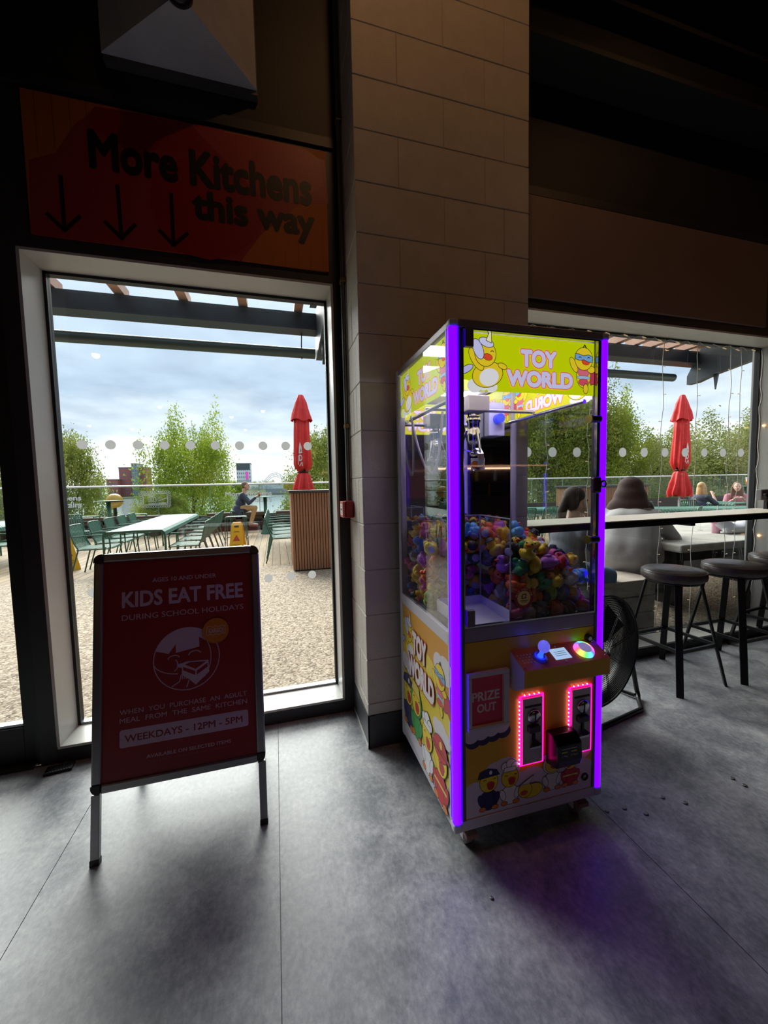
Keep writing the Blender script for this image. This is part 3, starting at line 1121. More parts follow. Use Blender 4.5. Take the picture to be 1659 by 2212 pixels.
# ------- cartoon ducks (generic) for the prints
def duck_art(P, kind, cx, cy, s, fl=1):
    """seated cartoon duck about s tall, centred on cx, cy; fl = -1 mirrors it"""
    L = .012 * s
    def X(u):
        return cx + fl * u * s
    def Y(v):
        return cy + v * s
    def E(u, v, a, b_, col, rot=0, line=L):
        P.ell(X(u), Y(v), a * s, b_ * s, col, rot * fl, line)
    suit = {'police': (40, 44, 92), 'fire': REDK, 'bear': (228, 222, 226), 'dragon': (60, 160, 72), 'chef': WHT}.get(kind, YEL)
    if kind == 'hero':
        P.shape([(X(.05), Y(.05)), (X(.42), Y(-.02)), (X(.5), Y(-.42)), (X(.34), Y(-.3)), (X(.2), Y(-.35))], (196, 60, 84), L)
    if kind == 'unicorn':
        E(-.42, -.12, .16, .06, (196, 190, 240), .5)
        E(.05, -.2, .34, .24, YEL, .3)
        E(.08, -.25, .22, .17, WHT, .3, 0)
        E(-.2, .08, .1, .24, YEL, .6)
        E(.38, -.02, .1, .05, YEL, -.3)
    elif kind == 'hero':
        E(0, -.16, .18, .26, YEL)
        E(0, -.05, .17, .13, (224, 110, 130), 0, L * .6)
        E(0, -.2, .18, .035, (170, 190, 226), 0, L * .6)
        E(0, -.3, .13, .07, (214, 80, 100), 0, L * .6)
        E(-.26, .06, .07, .17, YEL, .5)
        E(.2, -.02, .1, .07, YEL)
        E(.06, -.44, .06, .1, YEL)
    else:
        E(0, -.24, .24, .24, suit)
        E(-.16, -.44, .08, .05, ORG)
        E(.16, -.44, .08, .05, ORG)
        E(-.2, -.22, .07, .14, suit, .3)
        E(.2, -.22, .07, .14, suit, -.3)
    hy = .2
    if kind == 'bear':
        E(0, hy, .27, .25, suit)
        E(-.2, hy + .22, .07, .07, suit)
        E(.2, hy + .22, .07, .07, suit)
        E(0, hy - .03, .2, .18, YEL)
    elif kind == 'dragon':
        E(0, hy, .27, .27, suit)
        E(0, hy - .02, .21, .22, YEL)
        P.shape([(X(-.22), Y(.36)), (X(.2), Y(.3)), (X(.14), Y(.5)), (X(-.14), Y(.54))], (230, 200, 90), L)
    else:
        E(0, hy, .23, .24, YEL)
    by = hy - .06
    E(.05, by, .1, .06, (232, 78, 44), -.15, L * .7)
    if kind in ('police', 'chef', 'fire', 'dragon') and s > .14:
        E(.05, by - .05, .08, .08, (200, 36, 44), 0, L * .7)
    for e in (-.1, .15):
        P.arc(X(e), Y(hy + .04), .03 * s, .025 * s, 10, 170, L * 1.3, BLK, 6)
    if kind == 'police':
        P.shape([(X(-.27), Y(.32)), (X(.27), Y(.34)), (X(.2), Y(.46)), (X(-.02), Y(.52)), (X(-.22), Y(.46))], (36, 42, 88), L)
        E(.05, .42, .04, .05, WHT, 0, 0)
    elif kind == 'chef':
        for u, v, r in ((-.12, .5, .11), (.02, .55, .12), (.14, .48, .1)):
            E(u, v, r, r * .9, WHT)
        P.shape([(X(-.16), Y(.36)), (X(.16), Y(.36)), (X(.15), Y(.46)), (X(-.15), Y(.46))], WHT, L)
    elif kind == 'fire':
        E(0, .36, .24, .17, REDK)
        P.shape([(X(-.3), Y(.3)), (X(.3), Y(.3)), (X(.3), Y(.35)), (X(-.3), Y(.35))], (180, 28, 40), L)
        E(.03, .42, .05, .06, (240, 200, 80), 0, L * .6)
        P.rect(min(X(-.22), X(.22)), max(X(-.22), X(.22)), Y(-.22), Y(-.18), (236, 214, 120))
    elif kind == 'unicorn':
        E(-.16, .28, .1, .2, (206, 206, 246), .4)
        E(.02, .42, .16, .08, (214, 212, 248), -.3)
        P.shape([(X(.02), Y(.46)), (X(.13), Y(.42)), (X(.12), Y(.68))], (244, 236, 190), L)
    elif kind == 'hero':
        P.shape([(X(-.22), Y(.3)), (X(-.12), Y(.29)), (X(0), Y(.26)), (X(.12), Y(.29)), (X(.23), Y(.25)), (X(.22), Y(.14)), (X(.1), Y(.15)), (X(0), Y(.19)), (X(-.12), Y(.17)), (X(-.22), Y(.2))], (120, 170, 220), L)
        for e in (-.1, .13):
            P.arc(X(e), Y(hy + .02), .03 * s, .02 * s, 10, 170, L * 1.3, BLK, 6)
        P.stroke([(X(-.02), Y(.44)), (X(.02), Y(.5)), (X(.06), Y(.44))], L * 2, BLK)


def cloud_art(P, u0, u1, v0, n, r, col=(236, 232, 240), dark=None):
    for k in range(n):
        u = u0 + (u1 - u0) * (k + .5) / n
        rr = r * (1 + .25 * math.sin(k * 2.1))
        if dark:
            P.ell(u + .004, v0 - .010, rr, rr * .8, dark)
    for k in range(n):
        u = u0 + (u1 - u0) * (k + .5) / n
        rr = r * (1 + .25 * math.sin(k * 2.1))
        P.ell(u, v0, rr, rr * .85, col)


def toy_world(P, u0, u1, v0, v1, lit):
    h = (v1 - v0)
    red = (232, 96, 88) if lit else (190, 30, 48)
    wc = (214, 208, 244) if lit else (226, 222, 226)
    for off, col in ((.105, red), (.062, wc)):
        P.text('TOY', u0 + (u1 - u0) * .2, u0 + (u1 - u0) * .74, v0 + h * .53, v1, col, off, ref=.062)
        P.text('WORLD', u0, u1, v0, v0 + h * .45, col, off, ref=.062)


# ------- lit banners
BZ0, BZ1 = 1.642, 1.829
YL = (206, 220, 6)


def banner(name, org, U, half, parent=CM):
    o = None
    for inner in (False, True):
        P0 = Print(org, U, (0, 0, 1), lit=.44, eps=-2.5e-5 if inner else 2.5e-5)
        if inner:
            P0.o -= P0.n * .0042
            P0.rect(-half, half, BZ0, BZ1, (196, 196, 20))
        else:
            P0.rect(-half, half, BZ0, BZ1, YL)
            P0.b.prism([P0.pt(-half, BZ0), P0.pt(half, BZ0), P0.pt(half, BZ1), P0.pt(-half, BZ1)], P0.n * -.004, P0.mi(YL))
        cloud_art(P0, -half, -half + .13, BZ0 + .015, 4, .022, (236, 232, 236))
        duck_art(P0, 'unicorn', -half * .66, BZ0 + .088, .17)
        duck_art(P0, 'hero', half * .83, BZ0 + .096, .165)
        toy_world(P0, -half * .36, half * .66, BZ0 + .018, BZ1 - .04, True)
        if inner:
            P0.build('inner_print', o)
        else:
            o = P0.build(name, parent)
    return o


banner('front_banner', (0, .022, 0), (1, 0, 0), .266)
banner('side_banner', (-W2 + .014, CD / 2, 0), (0, -1, 0), CD / 2 - .042)
banner('side_banner', (W2 - .014, CD / 2, 0), (0, 1, 0), CD / 2 - .042)

# ------- side glass, mirror back
for sx in (-1, 1):
    x0, x1 = sorted((sx * (W2 - .004), sx * (W2 - .010)))
    cmp_('side_pane', B().box(x0, x1, .042, CD - .034, .815, 1.834), m_cglass)
cmp_('mirror_panel', B().box(-W2 + .034, W2 - .034, CD - .028, CD - .02, .822, 1.836), M('mirror_glass', (226, 228, 232), .03, 1.0))
cmp_('back_panel', B().box(-W2 + .034, W2 - .034, CD - .019, CD - .004, .14, 1.836), m_case)
cmp_('lamp_tube', B().cyl((-.24, .3, 1.83), (.24, .3, 1.83), .011, n=10), M('cool_led_tube', (240, 240, 255), .4, emit=(232, 230, 255), es=20))

# ------- gantry and claw
m_rail = M('rail_steel', (200, 200, 206), .2, .95)
cmp_('gantry_rail', B().cyl((-.262, .06, 1.63), (-.262, .55, 1.63), .008, n=10), m_rail)
cmp_('gantry_rail', B().cyl((.262, .06, 1.63), (.262, .55, 1.63), .008, n=10), m_rail)
cmp_('cross_rail', B().cyl((-.262, .36, 1.646), (.262, .36, 1.646), .008, n=10), m_rail)
b = B().box(-.09, .01, .31, .41, 1.635, 1.7)
cmp_('carriage', b, m_white, bevel=.004)
mo = cmp_('motor_box', B().box(.13, .215, .52, .57, 1.56, 1.72), M('motor_box_lilac', (206, 202, 238), .4), bevel=.004)
b = B().cyl((.172, .52, 1.64), (.172, .485, 1.64), .022, n=14)
b.build('motor', M('blue_motor', (60, 70, 220), .3, emit=(40, 60, 230), es=.5), mo)
cl = B()
cl.cyl((-.04, .36, 1.64), (-.04, .36, 1.61), .012, n=10)
cl.lathe([(0, 1.50), (.022, 1.50), (.03, 1.515), (.03, 1.55), (.027, 1.555), (.027, 1.59), (.031, 1.595), (.031, 1.615), (.02, 1.62), (0, 1.62)], 20, (-.04, .36, 0))
cl.cyl((-.04, .36, 1.5), (-.04, .36, 1.465), .008, n=10)
cl.sphere((-.04, .36, 1.46), (.02, .02, .014), 14, 8)
co = cmp_('claw', cl, m_chrome)
for k in range(3):
    a = 2 * PI * k / 3 + .5
    dx, dy = math.cos(a), math.sin(a)
    pr = B()
    path = [(-.04 + dx * r, .36 + dy * r, z) for r, z in ((.012, 1.47), (.04, 1.478), (.062, 1.455), (.066, 1.43), (.05, 1.40), (.022, 1.385))]
    pr.strip(path, .026, .004, (-dy, dx, 0))
    pr.tube([(-.04 + dx * .03, .36 + dy * .03, 1.56), (-.04 + dx * .05, .36 + dy * .05, 1.50), (-.04 + dx * .058, .36 + dy * .058, 1.46)], .005, 8)
    pr.build('prong', m_chrome, co)
# printed prize card hanging in the claw
P_ = Print((-.075, .318, 1.388), (1, 0, 0), (0, 0, 1))
P_.b.box(-.075, -.01, .3185, .321, 1.388, 1.438, P_.mi((238, 232, 226)))
P_.ell(.018, .022, .014, .014, ORG, line=.002)
P_.ell(.046, .026, .014, .014, (240, 200, 60), line=.002)
P_.ell(.032, .010, .01, .008, (206, 60, 50), line=.002)
P_.build('prize_card', co)
hose = []
for i in range(21):
    t = i / 20
    hose.append((-.275 + .1 * t + .02 * math.sin(t * PI), .5 - .12 * t, 1.64 - .26 * math.sin(PI * t) ** .8))
cmp_('cable', B().tube(hose, .006, 8), m_white)
hose = [(-.06 + .03 * math.sin(i / 12 * PI), .44 - .07 * i / 12, 1.64 - .16 * math.sin(PI * i / 12)) for i in range(13)]
cmp_('cable', B().tube(hose, .004, 6), m_black)

# ------- prize chute with clear partition
CX0, CX1, CY0, CY1 = -.266, -.072, .034, .25
b = B()
t = .004
b.box(CX0, CX1, CY1 - t, CY1, .823, .87)
b.box(CX1 - t, CX1, CY0, CY1 - t, .823, .87)
b.box(CX0, CX0 + t, CY0, CY1 - t, .823, .87)
b.add([(CX0 + t, CY0, .824), (CX1 - t, CY0, .824), (CX1 - t, CY1 - t, .84), (CX0 + t, CY1 - t, .84)], [(0, 1, 2, 3)])
cmp_('prize_chute', b, M('chute_white', (220, 216, 232), .4))
m_acryl = glass_mat('clear_acrylic', (250, 250, 252), .8)
m_edge = M('acrylic_edge', (196, 200, 206), .3)
b = B()
b.box(CX1 - .001, CX1 + .003, CY0, CY1, .87, 1.2)
b.box(CX0, CX1, CY1 - .001, CY1 + .003, .87, 1.2)
pt = cmp_('chute_partition', b, m_acryl)
b = B()
for x, y in ((CX1 + .001, CY0 + .001), (CX1 + .001, CY1 + .001)):
    b.box(x - .002, x + .002, y - .002, y + .002, .87, 1.2)
b.box(CX1 - .001, CX1 + .003, CY0, CY1, 1.2, 1.2035)
b.box(CX0, CX1, CY1 - .001, CY1 + .003, 1.2, 1.2035)
b.build('edge', m_edge, pt)

# ------- lower front: printed panel
fp = cmp_('front_panel', B().box(-W2 + .047, W2 - .047, .006, .022, .142, .783), m_yel)
P_ = Print((0, .0058, 0), (1, 0, 0), (0, 0, 1))
wcl = (216, 200, 220)
P_.rect(-.266, .266, .143, .23, wcl)
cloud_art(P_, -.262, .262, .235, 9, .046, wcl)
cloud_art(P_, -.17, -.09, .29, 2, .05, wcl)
cloud_art(P_, .1, .25, .3, 3, .05, wcl)
for k, u in enumerate((-.245, -.205, -.165, -.125)):
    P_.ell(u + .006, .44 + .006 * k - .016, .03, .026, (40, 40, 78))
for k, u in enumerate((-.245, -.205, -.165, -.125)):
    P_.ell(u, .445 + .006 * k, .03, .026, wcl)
for kind, u, v, s in (('police', -.178, .232, .155), ('chef', -.092, .232, .15), ('bear', .088, .244, .15), ('fire', .168, .244, .15)):
    duck_art(P_, kind, u, v, s, 1 if kind != 'fire' else -1)
P_.ell(.0, .192, .045, .026, YEL, .1, .0018)
P_.ell(-.03, .2, .028, .028, YEL, 0, .0018)
P_.ell(-.035, .19, .014, .008, (220, 80, 44), 0, .001)
P_.shape([(-.05, .222), (-.012, .222), (.006, .25)], (230, 224, 232), .0015)
P_.build('print', fp)
B().torus((.236, .004, .19), .012, .004, 18, 6, 'y').build('plug_ring', m_black, fp)
kl = B()
kl.cyl((.24, .006, .742), (.24, -.006, .742), .015, n=18)
kl.cyl((.24, -.006, .742), (.24, -.009, .742), .008, n=12, mi=1)
kl.build('key_lock', [m_black, m_chrome], fp)
# prize door
pd = cmp_('prize_door', B().box(-.25, -.126, .0, .006, .486, .664), M('prize_pink', (226, 52, 92), .4))
b = B()
b.box(-.264, -.104, -.012, .006, .664, .678)
b.box(-.264, -.104, -.012, .006, .472, .486)
b.box(-.264, -.25, -.012, .006, .486, .664)
b.box(-.126, -.104, -.012, .006, .486, .664)
b.build('door_frame', m_case, pd, bevel=.002)
P_ = Print((0, -.0002, 0), (1, 0, 0), (0, 0, 1))
P_.text('PRIZE', -.245, -.137, .572, .606, (236, 214, 224), .03)
P_.text('OUT', -.226, -.15, .53, .562, (236, 214, 224), .03)
P_.build('lettering', pd)

# ------- control console
bx0, bx1 = -.092, .262
b = B()
sec = [(.006, .735), (-.078, .697), (-.078, .637), (-.02, .6), (.006, .6)]
n = len(sec)
b.add([(bx0, y, z) for y, z in sec] + [(bx1, y, z) for y, z in sec],
      [tuple(range(n)), tuple(range(2 * n - 1, n - 1, -1))], 0)
for i, mi in ((0, 1), (1, 2), (2, 0), (3, 0)):
    b.add([(bx0, *sec[i]), (bx1, *sec[i]), (bx1, *sec[i + 1]), (bx0, *sec[i + 1])], [(0, 1, 2, 3)], mi)
cs_ = cmp_('control_console', b, [m_case, M('console_top_print', (196, 96, 44), .35), m_yel])
tl = math.atan2(.038, .084)
ctr = Matrix.Translation((0, -.036, .716)) @ Matrix.Rotation(tl, 4, 'X')


def top(p):
    return ctr @ Vector(p)


for x, y in ((-.08, .032), (-.08, -.034), (.085, .034), (.085, -.034), (.25, .032), (.25, -.034)):
    s_ = B()
    s_.sphere(top((x, y, .001)), .0042, 8, 6)
    s_.build('screw', m_chrome, cs_)
jb = B()
jb.lathe([(0, .0008), (.026, .0008), (.026, .003), (.012, .006), (0, .006)], 20, mat=ctr @ Matrix.Translation((.0, .0, 0)))
jo = jb.build('joystick', M('joystick_disc', (150, 140, 190), .2, trans=.6), cs_)
b = B()
b.lathe([(.011, .004), (.008, .014), (.007, .026), (.010, .034)], 14, mat=ctr)
b.build('stem', M('joystick_blue', (30, 60, 240), .2, emit=(30, 60, 255), es=2.0), jo)
b = B()
b.sphere(top((0, 0, .052)), (.02, .02, .022), 14, 10)
b.build('knob', M('joystick_ball', (150, 150, 230), .15, emit=(90, 90, 220), es=.55, bump=.6, bs=160), jo)
b = B()
b.box(.052, .118, -.022, .024, .0005, .0025, mat=ctr)
b.build('display', M('lcd_screen', (120, 150, 190), .3, emit=(168, 200, 232), es=.5), cs_)
P_ = Print(top((0, 0, .0027)), (1, 0, 0), ctr.to_3x3() @ Vector((0, 1, 0)))
for v in (-.008, .0, .008):
    P_.rect(.062, .108, v, v + .0018, (96, 120, 170))
P_.build('display_text', cs_)
b = B()
m_rain = bpy.data.materials.new('rainbow_button')
m_rain.use_nodes = True
tt = m_rain.node_tree
pp = tt.nodes['Principled BSDF']
co_ = N(tt, 'ShaderNodeTexCoord')
gr_ = N(tt, 'ShaderNodeTexGradient', gradient_type='RADIAL')
tt.links.new(co_.outputs['Object'], gr_.inputs['Vector'])
hs = N(tt, 'ShaderNodeCombineColor', mode='HSV')
tt.links.new(math_node(tt, 'FRACT', math_node(tt, 'MULTIPLY', gr_.outputs['Fac'], 2.0)), hs.inputs[0])
hs.inputs[1].default_value = .85
hs.inputs[2].default_value = 1
tt.links.new(hs.outputs[0], pp.inputs['Emission Color'])
tt.links.new(hs.outputs[0], pp.inputs['Base Color'])
pp.inputs['Emission Strength'].default_value = .75
b.lathe([(0, 0), (.036, 0), (.036, .004), (.033, .012), (.024, .016)], 28)
bt = b.build('push_button', m_rain, cs_)
bt.matrix_local = ctr @ Matrix.Translation((.185, 0, .0))
b = B()
b.lathe([(.0, .018), (.015, .0185), (.022, .017), (.024, .014)], 24)
b.build('button_cap', M('button_cap', (180, 170, 200), .3, emit=(150, 140, 190), es=.3), bt)
hm = B()
for i in range(5):
    for j in range(4):
        q = top((-.078 + .0125 * i + .003 * j, .018 - .011 * j, .0006))
        hm.cbox(q, (.006, .004, .0012), rot=(tl, 0, 0))
tag(hm.build('speaker_slots', M('slot_pale', (200, 186, 180), .4), cs_), kind='stuff')

# ------- coin plates with light rings, card reader
m_mag = M('magenta_led', (60, 0, 40), .4, emit=(255, 20, 150), es=1.5)
m_dot = M('pink_led_dot', (255, 240, 255), .4, emit=(255, 200, 255), es=2.4)
for x0, x1 in ((-.046, .036), (.166, .25)):
    z0, z1 = .305, .552
    pl = cmp_('coin_plate', B().box(x0, x1, -.006, .0055, z0, z1), M('coin_plate_steel', (196, 188, 194), .4, .15), bevel=.002)
    pts = [(x0 - .006, .002, z0 - .006), (x1 + .006, .002, z0 - .006), (x1 + .006, .002, z1 + .006), (x0 - .006, .002, z1 + .006)]
    B().tube(pts, .004, 6, closed=True).build('light_ring', m_mag, pl)
    db = B()
    for k in range(16):
        db.sphere((x0 - .012, -.001, z0 + .005 + .0155 * k), .0026, 6, 4)
    for k in range(4):
        db.sphere((x0 + .01 + .02 * k, -.001, z1 + .012), .0026, 6, 4)
    tag(db.build('led_dots', m_dot, pl), kind='stuff')
    xc = (x0 + x1) / 2
    v = B()
    v.box(xc - .033, xc + .033, -.009, -.006, z1 - .033, z1 - .027)
    v.build('top_slot', m_black, pl)
    v = B()
    v.lathe([(0, 0), (.026, 0), (.026, .006), (.022, .01), (0, .011)], 22, mat=Matrix.Translation((xc + .003, -.006, z1 - .068)) @ Matrix.Rotation(PI / 2, 4, 'X'))
    dd = v.build('coin_dial', m_chrome, pl)
    B().box(xc + .001, xc + .005, -.0185, -.0165, z1 - .09, z1 - .046).build('coin_slot', m_black, dd)
    B().box(xc - .024, xc + .022, -.022, -.006, z1 - .122, z1 - .1).build('coin_guide', M('coin_guide', (70, 66, 76), .3, .6), pl, bevel=.002)
    v = B()
    v.box(xc - .003, xc + .005, -.014, -.006, z1 - .16, z1 - .122)
    v.add([(xc - .012, -.02, z1 - .175), (xc + .03, -.02, z1 - .172), (xc + .004, -.012, z1 - .15), (xc - .004, -.012, z1 - .15)], [(0, 1, 2, 3)])
    v.build('reject_lever', m_black, pl)
    v = B()
    v.add([(xc - .014, -.006, z1 - .185), (xc + .03, -.006, z1 - .185), (xc + .026, -.02, z1 - .168), (xc - .01, -.02, z1 - .168)], [(0, 1, 2, 3)])
    v.box(xc - .014, xc + .03, -.012, -.006, z1 - .19, z1 - .182)
    v.build('return_cup', m_chrome, pl)
    for sx_, sz_ in ((x0 + .008, z0 + .012), (x1 - .008, z0 + .012)):
        q = B()
        q.sphere((sx_, -.006, sz_), .003, 6, 4)
        q.build('screw', m_chrome, pl)
b = B()
sec = [(.006, .285), (-.05, .298), (-.06, .33), (-.056, .385), (-.03, .412), (.006, .41)]
n = len(sec)
b.add([(.06, y, z) for y, z in sec] + [(.166, y, z) for y, z in sec], [tuple(range(n)), tuple(range(2 * n - 1, n - 1, -1))] + [(i, i + 1, n + i + 1, n + i) for i in range(n - 1)])
cr = cmp_('card_reader', b, M('card_reader_black', (22, 20, 30), .25), bevel=.004)
P_ = Print((.113, -.0598, .345), (1, 0, 0), Vector((0, .07, 1)).normalized())
P_.rect(-.036, .03, .026, .029, (190, 186, 196))
P_.rect(-.036, -.012, .014, .019, (190, 186, 90))
P_.rect(.004, .028, .014, .019, (190, 186, 90))
P_.text('1 Play', -.036, -.01, -.002, .007, (190, 186, 196))
P_.text('3 Plays', .002, .03, -.002, .007, (190, 186, 196))
P_.build('reader_print', cr)

# ------- left side print
sp_ = cmp_('side_panel', B().box(-W2 + .003, -W2 + .02, .042, CD - .034, .142, .765), m_yel2)
cmp_('side_panel', B().box(W2 - .02, W2 - .003, .042, CD - .034, .142, .765), m_yel2)
P_ = Print((-W2 + .0028, CD / 2, 0), (0, -1, 0), (0, 0, 1))
hf = CD / 2 - .042
P_.poly([(-hf, .765), (-hf, .70), (-.1, .69), (.1, .64), (hf, .56), (hf, .765)], (216, 150, 44))
P_.rect(-hf, hf, .143, .2, (222, 214, 222))
cloud_art(P_, -hf, hf, .2, 7, .04, (222, 214, 222))
cloud_art(P_, hf - .12, hf, .66, 2, .05, (222, 214, 222))
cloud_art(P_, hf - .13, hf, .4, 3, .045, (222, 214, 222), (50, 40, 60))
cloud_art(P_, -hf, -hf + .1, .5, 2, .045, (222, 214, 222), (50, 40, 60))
duck_art(P_, 'unicorn', -.175, .62, .2)
duck_art(P_, 'hero', .18, .575, .2)
duck_art(P_, 'police', -.195, .315, .25)
duck_art(P_, 'dragon', -.085, .325, .25)
duck_art(P_, 'chef', .045, .25, .23)
duck_art(P_, 'fire', .18, .245, .26)
toy_world(P_, -.18, .13, .465, .69, False)
P_.build('print', sp_)

# ------- castors
for x, y in ((-.24, .06), (.24, .06), (-.24, CD - .06), (.24, CD - .06)):
    b = B()
    b.box(x - .03, x + .03, y - .03, y + .03, .094, .101)
    b.box(x - .022, x - .018, y - .015, y + .025, .03, .095)
    b.box(x + .018, x + .022, y - .015, y + .025, .03, .095)
    c_ = cmp_('castor', b, m_case)
    wb = B()
    wb.lathe([(.012, -.014), (.034, -.014), (.036, -.01), (.036, .01), (.034, .014), (.012, .014)], 20, mat=Matrix.Translation((x, y + .01, .036)) @ Matrix.Rotation(PI / 2, 4, 'Y'))
    wb.build('wheel', M('castor_wheel', (140, 134, 136), .5), c_)
    B().box(x - .024, x + .024, y - .05, y - .016, .055, .075).build('brake_lever', M('castor_brake', (150, 110, 100), .4), c_, bevel=.004)

# ------- rubber ducks piled in the machine
kinds = [('yellow', (240, 206, 36)), ('pink', (236, 104, 164)), ('light blue', (96, 170, 220)), ('lilac', (190, 110, 210)), ('orange', (240, 104, 36)),
         ('red', (196, 40, 50)), ('green', (40, 140, 76)), ('grey', (128, 128, 138)), ('white', (226, 224, 226)), ('black', (34, 32, 38)), ('deep blue', (40, 96, 180)), ('lime', (166, 206, 60)), ('brown', (130, 78, 50))]
wts = [42, 17, 13, 8, 7, 7, 7, 8, 6, 6, 6, 4, 4]


def duck_body():
    b = B()
    b.sphere((0, 0, .0205), (.031, .0245, .0205), 14, 9)
    b.sphere((.012, 0, .0475), (.019, .0185, .0185), 12, 9)
    b.sphere((-.027, 0, .031), (.013, .011, .009), 8, 6, rot=(0, .7, 0))
    b.sphere((-.003, .022, .025), (.016, .006, .010), 8, 6, rot=(0, .3, 0))
    b.sphere((-.003, -.022, .025), (.016, .006, .010), 8, 6, rot=(0, .3, 0))
    return b


bk = B()
bk.sphere((.0315, 0, .044), (.010, .010, .0042), 10, 6)
bk.sphere((.0295, 0, .0405), (.008, .008, .003), 8, 5)
me_beak = bk.mesh('beak', M('duck_beak', (238, 104, 30), .35))
ey = B()
for s in (-1, 1):
    ey.sphere((.0265, s * .0085, .0525), .0034, 8, 6)
me_eye = ey.mesh('eyes', M('duck_eye', (12, 12, 14), .2))
bd = B()
bd.lathe([(0, -.0006), (.015, -.0006), (.0155, .001), (0, .001)], 14)
me_base = bd.mesh('base_sticker', M('duck_base_sticker', (206, 202, 206), .5))
htm = B()
htm.lathe([(.021, .058), (.0215, .0605), (.014, .0605), (.0135, .072), (0, .073)], 14, (.011, 0, 0))
me_hat = htm.mesh('hat', M('duck_hat', (40, 36, 46), .5))
bodies = {}
for nm, c in kinds:
    bodies[nm] = duck_body().mesh('rubber_duck', M('duck_' + nm.replace(' ', '_'), c, .32))


def pile_top(x, y):
    """height of the heap inside the machine"""
    h = 1.135 + .04 * (y - .3) / .3 - .09 * max(0, (x - .05) / .25) * (1 - .4 * y / .6) - .06 * max(0, .25 - y) / .25
    return h + .012 * math.sin(9 * x + 4 * y) + .01 * math.sin(13 * y)


cand = []
rr = random.Random(3)
dz = .055
for k in range(8):
    z = .852 + dz * k
    for j in range(10):
        for i in range(11):
            x = -.274 + .06 * i + (.03 if (j + k) % 2 else 0)
            y = .066 + .057 * j + (.012 if k % 2 else 0)
            if x > .279 or y > .545:
                continue
            if x < CX1 + .036 and y < CY1 + .036:
                continue
            top_ = pile_top(x, y)
            if z > top_:
                continue
            dep = top_ - z
            shell = min(dep / dz, (y - .05) / .0535 if x > -.03 else 9, (x + .29) / .0565 if y > .28 else 9, (y - CY1 - .02) / .0535 if x < -.06 else 9, (x - CX1 - .02) / .0565 if y < .27 else 9)
            cand.append((shell, x, y, z))
cand.sort(key=lambda c: c[0])
for sh, x, y, z in cand[:292]:
    nm = rr.choices([k[0] for k in kinds], wts)[0]
    hats = rr.random() < .22
    o = bpy.data.objects.new('rubber_duck', bodies[nm])
    COL.objects.link(o)
    mt = CM.matrix_basis
    wp = Matrix.Translation((.8725, 1.155, 0)) @ Matrix.Rotation(math.radians(-.7), 4, 'Z') @ Vector((x + rr.uniform(-.006, .006), y + rr.uniform(-.006, .006), z + rr.uniform(-.006, .006)))
    tilt = (rr.gauss(0, .8), rr.gauss(0, .8), rr.uniform(0, 2 * PI))
    R = Euler(tilt).to_matrix()
    o.rotation_euler = tilt
    sc_ = rr.uniform(.98, 1.14)
    o.scale = (sc_,) * 3
    o.location = wp - R @ Vector((0, 0, .03 * sc_))
    if z > pile_top(x, y) - .07:
        wh = 'on the heap, ' + ('back ' if y > .4 else ('front ' if y < .2 else 'middle ')) + ('left' if x < -.08 else ('right' if x > .1 else 'centre'))
    elif x < -.2:
        wh = 'at the left pane, ' + ('upper' if z > .98 else 'lower')
    elif y < .12:
        wh = 'at the front glass, ' + ('upper' if z > .95 else 'lower') + (' right' if x > .12 else ' left')
    else:
        wh = 'by the chute wall, ' + ('upper' if z > .95 else 'lower')
    lb = '%s rubber duck%s in the claw machine, %s' % (nm, ' with hat' if hats else '', wh)
    tag(o, lb, 'rubber duck', 'rubber ducks in the claw machine')
    for mesh in (me_beak, me_eye, me_base) + ((me_hat,) if hats else ()):
        c = bpy.data.objects.new(mesh.name, mesh)
        COL.objects.link(c)
        c.parent = o

# ================================================================== RIGHT SIDE OF THE ROOM
# bar counter along the right window
bc = thing('bar_counter', 'long pale topped bar counter with black edge along the right window', 'counter', (2.66, 2.15, 0))
B().box(-1.318, 1.322, -.165, .165, 1.018, 1.06).build('core', m_black, bc, bevel=.002)
B().box(-1.318, 1.322, -.163, .165, 1.0601, 1.066).build('top_laminate', M('pale_ash_laminate', (206, 196, 180), .4, var=.08, vs=3, stretch=(1, 12, 1)), bc)
for x in (-1.1, .2, 1.25):
    B().beam((x, -.12, 1.006), (x, .16, 1.006), .04, .022).build('bracket', m_blackmetal, bc)

# socket box on the counter
p = at(1660, 1076, 2.22)
so = thing('power_socket', 'grey double power socket with a black plug above the counter end', 'socket', (p.x, 2.22, 1.066))
B().box(-.12, .12, -.02, .02, .075, .165).build('face_plate', M('socket_grey', (128, 128, 130), .35, .2), so, bevel=.006)
B().box(-.035, .035, -.012, .012, 0, .075).build('stand', m_black, so)
B().box(-.115, -.03, -.05, -.0201, .1, .132).build('plug', m_black, so, bevel=.008)
P_ = Print((0, -.0202, .12), (1, 0, 0), (0, 0, 1))
P_.rect(-.045, -.03, .005, .03, (220, 220, 222))
P_.rect(-.02, -.005, .005, .03, (220, 220, 222))
P_.rect(.045, .053, .01, .026, (226, 226, 226))
P_.rect(.03, .044, -.018, -.006, (226, 226, 226))
P_.rect(.056, .07, -.018, -.006, (226, 226, 226))
P_.build('switch_marks', so)
b = B()
b.tube([(-.05, -.03, .1), (-.06, -.02, .05), (-.02, .0, .03), (.05, .05, .03)], .006, 8)
b.build('lead', m_black, so)

